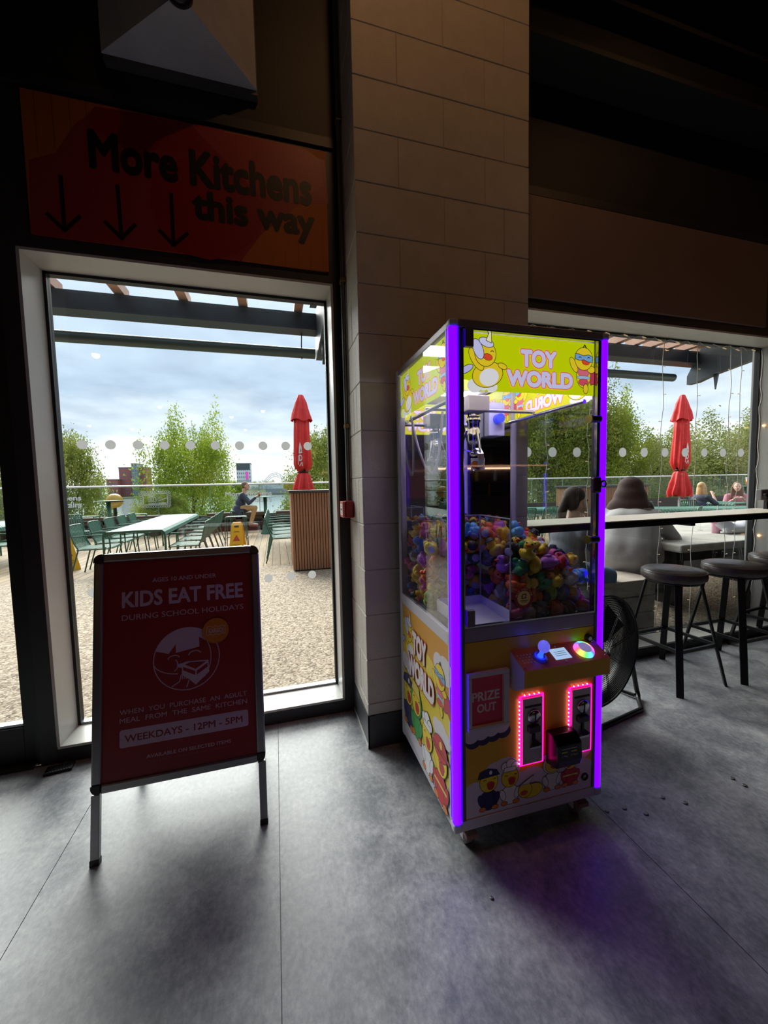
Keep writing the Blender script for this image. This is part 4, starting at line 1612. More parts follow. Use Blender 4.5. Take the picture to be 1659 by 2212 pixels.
# bar stools
m_pad = M('brown_grey_leatherette', (74, 66, 62), .34, var=.15, vs=14, bump=.2, bs=40)
st = thing('bar_stool', 'round padded black bar stool nearest the claw machine and fan', 'stool', (2.52, 1.905, 0), .04, 'bar stools at the counter')
b = B()
b.lathe([(0, .672), (.165, .672), (.178, .682), (.182, .70), (.18, .722), (.168, .738), (.1, .746), (0, .748)], 36)
b.build('seat_pad', m_pad, st)
b = B()
b.torus((0, 0, .728), .177, .0035, 36, 6)
b.build('piping', m_pad, st)
B().lathe([(0, .655), (.15, .655), (.15, .672), (0, .672)], 28).build('seat_plate', m_black, st)
for i, (sx, sy) in enumerate(((-1, -1), (1, -1), (1, 1), (-1, 1))):
    b = B()
    t0, t1 = Vector((sx * .105, sy * .105, .655)), Vector((sx * .205, sy * .205, 0.0))
    d = (t1 - t0)
    side = Vector((-sy * sx, 1, 0)).normalized() if False else Vector((sx, -sy, 0)).normalized()
    nrm = Vector((sx, sy, 0)).normalized()
    q = []
    for pnt in (t0, t1):
        for a, c in ((-1, -1), (1, -1), (1, 1), (-1, 1)):
            q.append(pnt + side * (a * .019) + nrm * (c * .007))
    b.add(q, [(3, 2, 1, 0), (4, 5, 6, 7)] + [(j, (j + 1) % 4, 4 + (j + 1) % 4, 4 + j) for j in range(4)])
    b.build('leg', m_blackmetal, st, bevel=.002)
rz_, rr_ = .26, .205 - .1 * .26 / .655
for a, c in (((-1, -1), (1, -1)), ((1, -1), (1, 1)), ((1, 1), (-1, 1)), ((-1, 1), (-1, -1))):
    B().beam((a[0] * rr_, a[1] * rr_, rz_), (c[0] * rr_, c[1] * rr_, rz_), .014, .02).build('footrest', m_blackmetal, st)
dup(st, (3.06, 1.89, 0), .02, 'round padded black bar stool in the middle of the row at the counter')
dup(st, (3.68, 1.97, 0), .1, 'round padded black bar stool at the right end, half out of view')

# drum fan
fn = thing('floor_fan', 'large black drum fan on a tubular floor stand behind the claw machine', 'fan', (1.665, 1.70, 0), .18)
FR, FZ = .305, .405
m_fan = M('fan_black', (18, 18, 20), .35, .3)
b = B()
for k in range(1, 27):
    b.torus((0, -.07 + .0015 * k * 0, FZ), FR * k / 27 + .01, .0021, 40, 4, 'y')
b.torus((0, -.068, FZ), FR, .006, 48, 6, 'y')
gr = tag(b.build('front_grille', m_fan, fn), kind='stuff')
b = B()
for k in range(8):
    a = 2 * PI * k / 8 + .2
    for o_ in (-.006, .006):
        px, pz = -math.sin(a) * o_, math.cos(a) * o_
        b.cyl((math.cos(a) * .06 + px, -.074, FZ + math.sin(a) * .06 + pz), (math.cos(a) * FR + px, -.07, FZ + math.sin(a) * FR + pz), .0022, n=6)
b.build('grille_spokes', m_fan, fn)
b = B()
for k in range(4, 27, 2):
    b.torus((0, .075, FZ), FR * k / 27 + .01, .0013, 36, 4, 'y')
tag(b.build('rear_grille', m_fan, fn), kind='stuff')
b = B()
nn = 40
for y0, y1, r in ((-.065, .07, FR),):
    vs = []
    for i in range(nn):
        a = 2 * PI * i / nn
        for r2, y in ((r, y0), (r, y1), (r - .004, y1), (r - .004, y0)):
            vs.append((r2 * math.cos(a), y, FZ + r2 * math.sin(a)))
    fs = []
    for i in range(nn):
        for j in range(4):
            fs.append((i * 4 + j, i * 4 + (j + 1) % 4, ((i + 1) % nn) * 4 + (j + 1) % 4, ((i + 1) % nn) * 4 + j))
    b.add(vs, fs, 0, True)
b.build('drum', m_fan, fn)
hb = B()
hb.cyl((0, -.03, FZ), (0, .1, FZ), .06, n=20)
hub = hb.build('motor_hub', m_fan, fn)
for k in range(3):
    a = 2 * PI * k / 3 + .6
    q = B()
    vs = []
    for i in range(6):
        r = .05 + .22 * i / 5
        w = .05 + .1 * i / 5
        for s, yy in ((-1, -.02), (1, .025)):
            aa = a + s * w / 2 / max(r, .08)
            vs.append((r * math.cos(aa), yy, FZ + r * math.sin(aa)))
    q.add(vs + [(x, y + .002, z) for x, y, z in vs], [(2 * i, 2 * i + 1, 2 * i + 3, 2 * i + 2) for i in range(5)] + [(12 + 2 * i + 2, 12 + 2 * i + 3, 12 + 2 * i + 1, 12 + 2 * i) for i in range(5)], 0, True)
    q.build('blade', M('fan_blade', (70, 70, 74), .35, .5), fn)
b = B()
path = [(.325, 0, FZ), (.335, 0, FZ - .05)]
path += [(.335 + .075 * t, 0 - .0 * t, .355 - .26 * t) for t in (.2, .5, .8, 1.0)]
path += [(.424, 0, .05), (.42, -.01, .024), (.39, -.03, .014), (.3, -.1, .014), (-.3, -.1, .014), (-.39, -.03, .014), (-.42, -.01, .024), (-.424, 0, .05)]
path += [(-.335 - .075 * t, 0, .355 - .26 * t) for t in (1.0, .8, .5, .2)] + [(-.335, 0, FZ - .05), (-.325, 0, FZ)]
b.tube(path, .0135, 10)
b.build('stand', m_fan, fn)
b = B()
b.tube([(.405, .0, .02), (.38, .16, .014), (-.38, .16, .014), (-.405, 0, .02)], .012, 8)
b.build('rear_foot', m_fan, fn)
for s in (-1, 1):
    B().cyl((s * .3, 0, FZ), (s * .345, 0, FZ), .02, n=12).build('pivot_knob', m_fan, fn)

# strings of fairy lights hung down the right window
m_wire = M('fairy_wire', (196, 196, 190), .5)
m_bulb = M('fairy_bulb', (226, 220, 200), .4, emit=(255, 214, 150), es=.15)
fx = [(1180, .6), (1272, .35), (1430, .1), (1504, .12), (1575, .3), (1597, .3)]
names = ['nearest the pillar', 'behind the machine lock', 'just right of the machine', 'right of the parasol', 'second from the right jamb', 'nearest the right jamb']
for k, (px, zb) in enumerate(fx):
    X = at(px, 900, 2.336).x
    f = thing('fairy_light_string', 'thin fairy light string hanging down the right window, ' + names[k], 'fairy lights', (X, 2.336, 2.41), 0, 'fairy light strings on the right window')
    rq = random.Random(k)
    L = 2.41 - zb
    pts = [(rq.uniform(-.006, .006) + .01 * math.sin(t * 1.3 + k), rq.uniform(-.003, .003), -L * t / 22) for t in range(23)]
    B().tube(pts, .0022, 5).build('wire', m_wire, f)
    bb = B()
    for t in range(2, 23, 2):
        s = rq.choice((-1, 1))
        q = Vector(pts[t])
        bb.cyl(q, q + Vector((s * .022, 0, rq.uniform(-.004, .008))), .0022, n=5)
        bb.sphere(q + Vector((s * .024, 0, .002)), (.006, .0035, .0035), 6, 5)
    tag(bb.build('bulbs', m_bulb, f), kind='stuff')
f = thing('fairy_light_string', 'fairy light string looped along the head of the right window', 'fairy lights', (2.6, 2.325, 2.405), 0)
pts = [(-1.2 + 2.5 * t / 60, .006 * math.sin(t * 2.2), -.012 + .012 * math.sin(t * 1.7)) for t in range(61)]
B().tube(pts, .0025, 5).build('wire', m_wire, f)
bb = B()
for t in range(3, 60, 4):
    bb.cyl(pts[t], Vector(pts[t]) + Vector((.025, -.01, -.012)), .004, n=5)
tag(bb.build('bulbs', m_bulb, f), kind='stuff')
f = thing('fairy_light_string', 'bunched fairy light cable running down the right window jamb', 'fairy lights', (4.0, 2.325, 2.4), 0)
pts = [(.006 * math.sin(t * 1.9), .006 * math.cos(t * 1.3), -2.1 * t / 40) for t in range(41)]
B().tube(pts, .006, 6).build('wire', m_wire, f)
bb = B()
for t in (12, 30, 36):
    bb.sphere((.03, -.01, -2.1 * t / 40), .008, 6, 5)
tag(bb.build('bulbs', M('fairy_bulb_lit', (255, 220, 170), .4, emit=(255, 190, 110), es=4), f), kind='stuff')

# ================================================================== THE ROOM BEHIND THE CAMERA
m_lamp = M('warm_lamp', (255, 220, 170), .4, emit=(255, 190, 120), es=15)
lamps = [(207, 764, .07), (345, 877, .06), (568, 886, .06), (500, 899, .06), (154, 917, .07), (193, 918, .07), (285, 925, .06), (530, 927, .05), (1443, 745, .07), (1370, 885, .06)]
lamp0 = None
for k, (x, y, r) in enumerate(lamps):
    h = 3.75 if k not in (8,) else 3.3
    d = CAM_M.T @ np.array([x - CXP, y - CYP, FPX])
    t = (h - EYE.z) / d[2]
    v = EYE + Vector(d) * t
    pos = Vector((v.x, max(2 * YG - v.y, -12.7), h))
    lb = 'black pendant spotlight with a warm bulb hanging from the dark ceiling'
    if lamp0 is None:
        lamp0 = thing('pendant_lamp', lb, 'lamp', pos, 0, 'pendant spotlights over the room')
        q = B()
        q.lathe([(.05, .0), (.085, -.02), (.09, .05), (.05, .16), (.02, .18), (0, .18)], 18)
        q.build('lamp_shade', m_black, lamp0)
        q = B()
        q.sphere((0, 0, -.02), .06, 14, 8)
        q.build('bulb', m_lamp, lamp0)
        B().cyl((0, 0, .18), (0, 0, RZ1 - h), .006, n=6).build('cable', m_black, lamp0)
    else:
        dup(lamp0, pos)
# warm downlight near the pillar top
for k, (x, y, z, e) in enumerate(((.55, .85, 4.55, 16), (2.7, .4, 4.5, 12))):
    sp0 = thing('ceiling_spotlight', ('warm ceiling spotlight aimed at the pillar' if k == 0 else 'warm ceiling spotlight over the bar stools'), 'lamp', (x, y, z))
    q = B()
    q.lathe([(.05, 0), (.055, .12), (.0, .13)], 16)
    q.build('housing', m_black, sp0)
    B().cyl((0, 0, .13), (0, 0, RZ1 - z), .012, n=8).build('stem', m_black, sp0)
    ld = bpy.data.lights.new('spot', 'SPOT')
    ld.energy = e
    ld.color = (1.0, .50, .2)
    ld.spot_size = math.radians(110)
    ld.spot_blend = .9
    ld.shadow_soft_size = .05
    lo = bpy.data.objects.new('lamp_light', ld)
    COL.objects.link(lo)
    lo.parent = sp0
    lo.location = (0, 0, -.005)
    lo.rotation_euler = (math.radians(38), 0, math.radians(-16 if k == 0 else 0))

# back bar seen in the machine's mirror
bb_ = thing('back_bar', 'dark back bar shelving with bottles at the far end of the room', 'shelf', (3.2, -4.6, 0))
m_wood = M('dark_bar_wood', (62, 40, 34), .5, var=.2, vs=8)
B().box(-2.2, 2.2, 0, .5, 0, 1.05).build('cabinet', m_wood, bb_, bevel=.005)
B().box(-2.2, 2.2, -.02, 0, 0, 2.6).build('back_board', M('bar_back_board', (58, 50, 52), .5), bb_)
for z in (1.35, 1.7, 2.05):
    B().box(-2.1, 2.1, 0, .26, z, z + .03).build('shelf', m_wood, bb_)
B().box(-2.1, 2.1, .02, .04, 1.66, 1.69).build('added_shelf_glow', M('added_glow_strip', (255, 220, 190), .4, emit=(255, 190, 150), es=2), bb_)  # invented glow strip, added to brighten the dark back bar
B().box(-2.2, 2.2, .2, .24, 2.3, 2.7).build('menu_board', M('menu_board', (120, 116, 118), .5), bb_)
bcol = [(60, 100, 60), (150, 90, 40), (190, 190, 200), (120, 40, 40), (200, 170, 90)]
for k in range(24):
    z = (1.08 - .03, 1.38, 1.73)[k % 3]
    q = B()
    q.lathe([(0, 0), (.036, 0), (.038, .02), (.038, .16), (.014, .21), (.013, .28), (0, .28)], 12)
    c = bcol[k % 5]
    o = q.build('bottle', M('bottle_%d' % (k % 5), c, .15), loc=(1.3 + .155 * (k % 24), -4.45, z))
    tag(o, '%s spirit bottle on the %s of the back bar, %s half' % (['green', 'amber', 'clear', 'red', 'golden'][k % 5], ['cabinet top', 'lower shelf', 'middle shelf'][k % 3], 'left' if k < 12 else 'right'), 'bottle', 'bottles on the back bar')
q = B().box(-.3, .3, -.01, .01, -.4, .4)
tag(q.build('poster', M('orange_poster', (210, 80, 70), .5), loc=(2.7, -4.2, 1.452)), 'orange red poster card beside the back bar', 'poster')

# ================================================================== TERRACE
def gravel_mat():
    m = bpy.data.materials.new('resin_bound_gravel')
    m.use_nodes = True
    t = m.node_tree
    p = t.nodes['Principled BSDF']
    co = N(t, 'ShaderNodeTexCoord')
    v = N(t, 'ShaderNodeTexVoronoi')
    v.inputs['Scale'].default_value = 62
    t.links.new(co.outputs['Object'], v.inputs['Vector'])
    sepc = N(t, 'ShaderNodeSeparateColor')
    t.links.new(v.outputs['Color'], sepc.inputs[0])
    c = ramp(t, sepc.outputs[0], [(0, (96, 80, 62)), (.3, (140, 122, 100)), (.65, (166, 150, 128)), (1, (190, 176, 156))])
    t.links.new(c, p.inputs['Base Color'])
    p.inputs['Roughness'].default_value = .85
    b = N(t, 'ShaderNodeBump')
    b.inputs['Strength'].default_value = .8
    b.inputs['Distance'].default_value = .006
    b.invert = True
    t.links.new(v.outputs['Distance'], b.inputs['Height'])
    t.links.new(b.outputs[0], p.inputs['Normal'])
    return m


struct(B().box(-14, 40, YO - .02, 6.82, -.15, 0).build('terrace_gravel', gravel_mat()), 'pale resin bound gravel paving outside the windows')
deck = struct(B().box(-14, 40, 6.82, 13.6, -.2, -.028).build('terrace_deck', M('deck_joists', (60, 52, 44), .8)), 'weathered timber decking beyond the gravel')
m_deck = M('weathered_deck_board', (150, 128, 98), .75, var=.22, vs=2.2, stretch=(6, .6, 6), bump=.15, bs=30)
m_deck2 = M('weathered_deck_board_b', (134, 114, 88), .75, var=.22, vs=2.2, stretch=(6, .6, 6), bump=.15, bs=30)
pm = [B().box(-.0695, .0695, 6.825, 13.55, -.028, 0).mesh('deck_board', m) for m in (m_deck, m_deck2)]
k = 0
x = -8.0
while x < 24:
    o = bpy.data.objects.new('deck_board', pm[(k * 7 + k // 3) % 2])
    COL.objects.link(o)
    o.parent = deck
    o.location = (x, 0, random.uniform(-.0015, 0))
    x += .145
    k += 1
# the building's own front outside, so the terrace is shut off from the room
struct(B().box(RX0, -2.16, YO, YO + .1, 0, 4.9).build('wall_outside', m_dark))

# ------------------------------------------------------------------ glass balustrade
YB = 13.3
m_bglass = glass_mat('balustrade_glass', (244, 250, 248), .5)
bal = thing('balustrade', 'glass balustrade with a steel handrail along the terrace edge', 'balustrade', (0, YB, 0))
B().tube([(-14, 0, 1.475), (38, 0, 1.475)], .03, 10).build('handrail', M('bright_handrail', (236, 236, 236), .25, .4), bal)
B().box(-14, 38, -.05, .05, 0, .5).build('kerb', M('balustrade_kerb', (70, 62, 58), .7), bal)
xx = -13.9
while xx < 37:
    g = B().box(xx, xx + 1.47, -.007, .007, .5, 1.45).build('glass_panel', m_bglass, bal)
    B().box(xx - .02, xx - .004, -.012, .012, .5, 1.45).build('glass_clamp', M('green_glass_edge', (120, 150, 136), .3), bal)
    xx += 1.49
m_decal = (226, 228, 226)
for X, half in ((at(150, 1080, YB).x - .42, 1.0), (at(487, 1080, YB).x + .72, 1.0), (at(760, 1080, YB).x, 1.0)):
    P_ = Print((X, YB - .009, 0), (1, 0, 0), (0, 0, 1))
    P_.text('More Kitchens', -.72, .72, 1.09, 1.24, m_decal, .03)
    P_.text('downstairs', -.3, .72, .88, 1.05, m_decal, .03)
    o = P_.build('vinyl_lettering', None)
    o.parent = bal
    o.location = (0, -YB, 0)
X = at(336, 1078, YB).x
P_ = Print((X, YB - .009, 0), (1, 0, 0), (0, 0, 1))
for k in range(12):
    for v in (.84, 1.29):
        P_.arc(-.36 + .065 * k, v, .0325, .03, 0, 360, .012, m_decal, 8)
for k in range(7):
    for u in (-.39, .39):
        P_.arc(u, .87 + .065 * k, .03, .0325, 0, 360, .012, m_decal, 8)
P_.stroke([(-.33, .9), (.33, .9), (.33, 1.24), (-.33, 1.24), (-.33, .9)], .014, m_decal)
P_.text('CONTAINERS', -.2, .3, .91, .96, m_decal, .02)
P_.text('KARGO', -.3, .0, 1.17, 1.22, m_decal, .02)
P_.stroke([(-.2, 1.0), (-.2, 1.12), (-.1, 1.16), (0, 1.12), (.02, 1.0), (-.2, 1.0)], .014, m_decal)
P_.stroke([(-.15, 1.0), (-.15, 1.12)], .014, m_decal)
P_.stroke([(-.1, 1.0), (-.1, 1.14)], .014, m_decal)
P_.stroke([(-.05, 1.0), (-.05, 1.12)], .014, m_decal)
P_.arc(.12, 1.06, .08, .06, -30, 200, .014, m_decal)
P_.stroke([(.1, 1.02), (.32, 1.1)], .014, m_decal)
o = P_.build('vinyl_stamp', None)
o.parent = bal
o.location = (0, -YB, 0)

# timber benches and sleeper planter in front of the balustrade
m_sleeper = M('dark_sleeper', (84, 68, 56), .8, var=.35, vs=4, stretch=(.6, 4, 4), bump=.4, bs=14)


def bench(x0, x1, y, label, group='sleeper benches by the balustrade'):
    t = thing('sleeper_bench', label, 'bench', ((x0 + x1) / 2, y, 0), 0, group)
    h = (x1 - x0) / 2
    for j in range(2):
        B().box(-h, h, -.24 + .25 * j, .0 + .25 * j, .5, .6).build('plank', m_sleeper, t, bevel=.01)
    B().box(-h + .05, h - .05, -.2, -.12, .4, .5).build('apron', m_sleeper, t)
    for x in (-h + .12, h - .12, 0):
        B().box(x - .1, x + .1, -.2, .22, 0, .5).build('leg', m_sleeper, t, bevel=.01)
    return t


bench(-7.4, -4.5, 12.75, 'long dark sleeper bench behind the left yellow wet floor sign')
bench(-4.3, -2.6, 12.75, 'dark sleeper bench behind the long green table')
bench(-2.0, -.2, 12.75, 'dark sleeper bench behind the seated man')
bench(0.0, 2.4, 12.75, 'dark sleeper bench behind the slatted serving station')
pl = thing('sleeper_planter', 'low stepped sleeper wall along the foot of the balustrade', 'planter', (-2.5, 13.1, 0))
for k in range(6):
    B().box(-6 + 2 * k, -4.03 + 2 * k, -.1, .08, 0, .26).build('sleeper', m_sleeper, pl, bevel=.01)

# ------------------------------------------------------------------ green slatted furniture
m_green = M('green_powder_coat', (58, 96, 78), .42, .1)
m_green2 = M('green_powder_coat_top', (66, 114, 96), .55)


def make_chair():
    t = thing('slatted_armchair', '', 'chair')
    hw, d0, d1 = .235, -.22, .24
    b = B()
    for i in range(10):
        x = -.205 + .41 * i / 9
        path = [(x, d1 + .015, .425), (x, d1, .445), (x, d1 - .05, .452), (x, 0, .445), (x, d0 + .06, .44), (x, d0 + .01, .455), (x, d0 - .03, .52), (x, d0 - .09, .8)]
        b.strip(path, .026, .006)
    tag(b.build('seat_back_slats', m_green2, t), kind='stuff')
    b = B()
    b.tube([(-hw, d0 + .02, .44), (-hw, d0 - .03, .54), (-hw, d0 - .085, .77), (-hw + .03, d0 - .095, .81), (0, d0 - .098, .815), (hw - .03, d0 - .095, .81), (hw, d0 - .085, .77), (hw, d0 - .03, .54), (hw, d0 + .02, .44)], .011, 6)
    b.build('back_frame', m_green, t)
    for s in (-1, 1):
        B().tube([(s * (hw + .03), d0 - .05, .64), (s * (hw + .04), 0, .655), (s * (hw + .035), d1 - .05, .65), (s * (hw + .02), d1 - .01, .6), (s * hw, d1 - .01, .44)], .011, 6).build('armrest', m_green, t)
        B().tube([(s * hw, d1, .43), (s * hw, d0, .43)], .011, 6).build('side_rail', m_green, t)
        B().tube([(s * hw, d1 - .02, .43), (s * (hw + .02), d1 + .02, 0)], .011, 6).build('leg', m_green, t)
        B().tube([(s * hw, d0 + .02, .43), (s * (hw + .02), d0 - .1, 0)], .011, 6).build('leg', m_green, t)
    return t


def make_stool():
    t = thing('slatted_bar_stool', '', 'stool')
    b = B()
    for i in range(8):
        y = -.15 + .3 * i / 7
        b.strip([(-.225, y, .68), (-.215, y, .71), (-.18, y, .72), (.18, y, .72), (.215, y, .71), (.225, y, .68)], .024, .006, (0, 1, 0))
    tag(b.build('seat_slats', m_green2, t), kind='stuff')
    for sx in (-1, 1):
        B().tube([(sx * .2, -.17, .7), (sx * .2, .17, .7)], .011, 6).build('seat_rail', m_green, t)
        B().beam((sx * .22, -.18, .24), (sx * .22, .18, .24), .018, .018).build('footrest', m_green, t)
        for sy in (-1, 1):
            B().tube([(sx * .2, sy * .17, .7), (sx * .23, sy * .19, 0)], .011, 6).build('leg', m_green, t)
    B().beam((-.22, .18, .24), (.22, .18, .24), .018, .018).build('footrest', m_green, t)
    return t


def make_table(L, label, loc, rz, w=.82):
    t = thing('slatted_table', label, 'table', loc, rz, 'green slatted tables')
    b = B()
    n = int(L / .062)
    for i in range(n):
        y = -L / 2 + L * (i + .5) / n
        b.strip([(-w / 2, y, .655), (-w / 2 + .012, y, .705), (-w / 2 + .05, y, .735), (0, y, .742), (w / 2 - .05, y, .735), (w / 2 - .012, y, .705), (w / 2, y, .655)], .05, .008, (0, 1, 0))
    tag(b.build('top_slats', m_green2, t), kind='stuff')
    for s in (-1, 1):
        B().tube([(s * (w / 2 - .03), -L / 2, .70), (s * (w / 2 - .03), L / 2, .70)], .016, 6).build('side_rail', m_green, t)
        b = B()
        y = s * (L / 2 - .02)
        b.tube([(-w / 2 + .01, y, 0), (-w / 2 + .01, y, .66), (-w / 2 + .05, y, .725), (w / 2 - .05, y, .725), (w / 2 - .01, y, .66), (w / 2 - .01, y, 0)], .016, 8)
        b.build('end_frame', m_green, t)
    return t


chair0 = make_chair()
stool0 = make_stool()
_used = {'c': False, 's': False}


def chair(x, y, rz, label):
    if not _used['c']:
        _used['c'] = True
        chair0.location, chair0.rotation_euler = (x, y, 0), (0, 0, rz)
        chair0['label'] = label
        chair0['group'] = 'green slatted terrace chairs'
        return chair0
    return dup(chair0, (x, y, 0), rz, label)


def stool(x, y, rz, label):
    if not _used['s']:
        _used['s'] = True
        stool0.location, stool0.rotation_euler = (x, y, 0), (0, 0, rz)
        stool0['label'] = label
        stool0['group'] = 'green slatted terrace bar stools'
        return stool0
    return dup(stool0, (x, y, 0), rz, label)


ORD = ['nearest', 'second', 'third', 'fourth', 'fifth', 'sixth']
make_table(3.85, 'long green slatted table right behind the A-board', (-2.14, 8.4, 0), math.radians(3))
for k in range(5):
    chair(-2.78 - .035 * k, 7.22 + .74 * k, -PI / 2 + .03, 'green slatted armchair, %s from the window, left of the long table' % ORD[k])
for k in range(5):
    chair(-1.42 - .03 * k, 7.0 + .72 * k, PI / 2, 'green slatted armchair, %s from the window, right of the long table' % ORD[k])
make_table(2.6, 'green slatted table at the far left, cut by the door edge', (-5.35, 8.9, 0), 0)
for k in range(2):
    chair(-4.72 - .1 * k, 8.35 + .75 * k, PI / 2 + .1, 'green slatted armchair, %s from the window at the far left table' % ORD[k])
chair(-4.35, 10.2, -2.4, 'green slatted armchair partly behind the left wet floor sign')
stool(-.86, 9.08, 0, 'green slatted bar stool behind the front yellow wet floor sign')
stool(-1.06, 11.75, PI / 2, 'green slatted bar stool the seated man sits on')
stool(-4.6, 11.4, 0, 'green slatted bar stool left of the left round column table')
stool(-3.55, 11.6, .2, 'green slatted bar stool beyond the far end of the long table')
make_table(2.9, 'green slatted table hidden behind the slatted serving station', (.78, 8.8, 0), 0)
for k in range(5):
    chair(.12, 7.3 + .64 * k, -PI / 2, 'green slatted armchair, %s from the window, left of the serving station' % ORD[k])
# right window tables
make_table(2.6, 'green slatted table seen through the claw machine', (5.5, 7.6, 0), math.radians(75))
for k in range(3):
    chair(4.75 + .7 * k, 6.85 + .2 * k, .25, 'green slatted armchair, %s from the pillar, near side of the table behind the machine' % ORD[k])
    chair(4.85 + .75 * k, 8.35 + .2 * k, PI + .25, 'green slatted armchair, %s from the pillar, far side of the table behind the machine' % ORD[k])
make_table(2.8, 'green slatted table in front of the right red parasol', (8.7, 5.75, 0), math.radians(62))
make_table(1.2, 'small green slatted table between the blonde woman and the woman in pink', (10.65, 7.0, 0), 0)
for k in range(3):
    chair(7.45 + .72 * k, 5.55 - .32 * k, .5, 'green slatted armchair, %s from the left, near side of the table before the parasol' % ORD[k])
chair(8.6, 6.75, PI + .4, 'green slatted armchair beyond the right table under the parasol')

# column tables, drinks
def column_table(loc, label):
    t = thing('column_table', label, 'table', loc, 0, 'round green column tables')
    B().lathe([(0, 1.07), (.3, 1.07), (.3, 1.085), (0, 1.085)], 28).build('table_top', m_green2, t)
    B().lathe([(.16, 0), (.16, .02), (.13, .06), (.06, .38), (.05, .45), (.05, 1.07), (0, 1.07)], 18).build('column', m_green, t)
    return t


column_table((-.29, 11.72, 0), 'round green column table in front of the seated man')
column_table((-4.3, 11.9, 0), 'round green column table at left by the globe lamp')
_q = at(1607, 1060, 8.0)
column_table((_q.x + .1, 8.0, 0), 'round green column table beside the right jamb')


def beer(loc, label, amber=True):
    t = thing('beer_glass', label, 'glass', loc)
    B().lathe([(0, .004), (.031, .004), (.038, .12), (0, .12)], 14).build('beer', M('amber_beer', (206, 128, 20), .2, emit=(200, 110, 10), es=.0), t)
    B().lathe([(0, .12), (.038, .12), (.04, .145), (0, .148)], 14).build('foam', m_white, t)
    B().lathe([(.033, 0), (.042, .155)], 16).build('glass_wall', m_cglass, t)
    return t


beer((-.45, 11.68, 1.085), 'glass of amber beer on the table of the seated man')
beer((_q.x, 7.9, 1.085), 'full amber beer glass at the right edge of the right window').scale = (1.7, 1.7, 1.7)

# ------------------------------------------------------------------ wet floor signs
m_wet = M('wet_sign_yellow', (250, 190, 20), .4)


def wet_sign(loc, rz, label):
    t = thing('wet_floor_sign', label, 'safety sign', loc, rz, 'yellow wet floor signs')
    for s in (-1, 1):
        tl_ = Vector((0, s * .13, -.6)).normalized()
        def q(u, v, o=0.0):
            return Vector((u, s * (.03 + .14 * (1 - v / .62)) + s * o, v))
        out = [(-.15, 0), (.15, 0), (.15, .03), (.1, .6), (.08, .62), (-.08, .62), (-.1, .6), (-.15, .03)]
        B().prism([q(*p) for p in out], (0, s * .012, 0)).build('sign_leaf', m_wet, t)
        P_ = Print(q(0, 0, .0125), (-s * -1.0, 0, 0) if s < 0 else (-1, 0, 0), (q(0, .6) - q(0, 0)).normalized())
        P_.rect(-.045, .045, .535, .575, (50, 44, 30))
        P_.rect(-.05, .05, .45, .46, (60, 40, 20))
        P_.rect(-.06, .06, .43, .438, (60, 40, 20))
        P_.poly([(-.075, .25), (.075, .25), (0, .385)], (200, 70, 30))
        P_.poly([(-.055, .262), (.055, .262), (0, .362)], (250, 196, 40))
        P_.stroke([(-.02, .275), (.005, .3), (-.005, .335)], .014, (190, 60, 30))
        P_.stroke([(.005, .3), (.03, .27)], .012, (190, 60, 30))
        P_.stroke([(-.065, .13), (.065, .13), (.065, .18), (-.065, .18), (-.065, .13)], .006, (50, 40, 20))
        P_.text('CAUTION', -.05, .05, .157, .172, (50, 40, 20))
        P_.text('WET FLOOR', -.055, .055, .137, .15, (50, 40, 20))
        P_.build('print', t)
    B().box(-.08, .08, -.035, .035, .605, .63).build('hinge_cap', m_wet, t, bevel=.006)
    return t


wet_sign((-.80, 8.62, 0), -.12, 'yellow wet floor sign standing in front of the green bar stool')
wet_sign((-3.52, 7.75, 0), .95, 'yellow wet floor sign turned edge-on by the left window jamb')

# ------------------------------------------------------------------ slatted serving stations
m_slat = M('cedar_slat', (168, 120, 90), .6, var=.2, vs=5, stretch=(6, 6, .5))
m_slatb = M('slat_backing', (34, 28, 26), .8)


def station(x0, x1, y0, y1, h, label):
    t = thing('serving_station', label, 'station', ((x0 + x1) / 2, (y0 + y1) / 2, 0), 0, 'slatted serving stations')
    hx, hy = (x1 - x0) / 2, (y1 - y0) / 2
    B().box(-hx + .02, hx - .02, -hy + .02, hy - .02, .01, h).build('carcass', m_slatb, t)
    B().box(-hx - .03, hx + .03, -hy - .03, hy + .03, h, h + .04).build('top', M('station_top', (70, 68, 70), .35, .3), t, bevel=.004)
    me = B().box(-.0165, .0165, 0, .02, .02, h - .005).mesh('slat', m_slat)
    n = int((x1 - x0) / .042)
    for k in range(n):
        for s in (-1, 1):
            if s > 0:
                continue
            o = bpy.data.objects.new('slat', me)
            COL.objects.link(o)
            o.parent = t
            o.location = (-hx + (k + .5) * (x1 - x0) / n, -hy, 0)
    n = int((y1 - y0) / .042)
    for k in range(n):
        o = bpy.data.objects.new('slat', me)
        COL.objects.link(o)
        o.parent = t
        o.rotation_euler = (0, 0, -PI / 2)
        o.location = (-hx, -hy + (k + .5) * (y1 - y0) / n, 0)
    return t


station(.235, 1.7, 6.18, 6.95, 1.245, 'waist-high serving station clad in brown slats outside the left window')
station(6.35, 8.35, 6.95, 7.6, 1.19, 'waist-high serving station clad in brown slats behind the woman in grey')

# ------------------------------------------------------------------ closed red parasols
m_red = M('parasol_red', (222, 40, 36), .6, var=.12, vs=10)


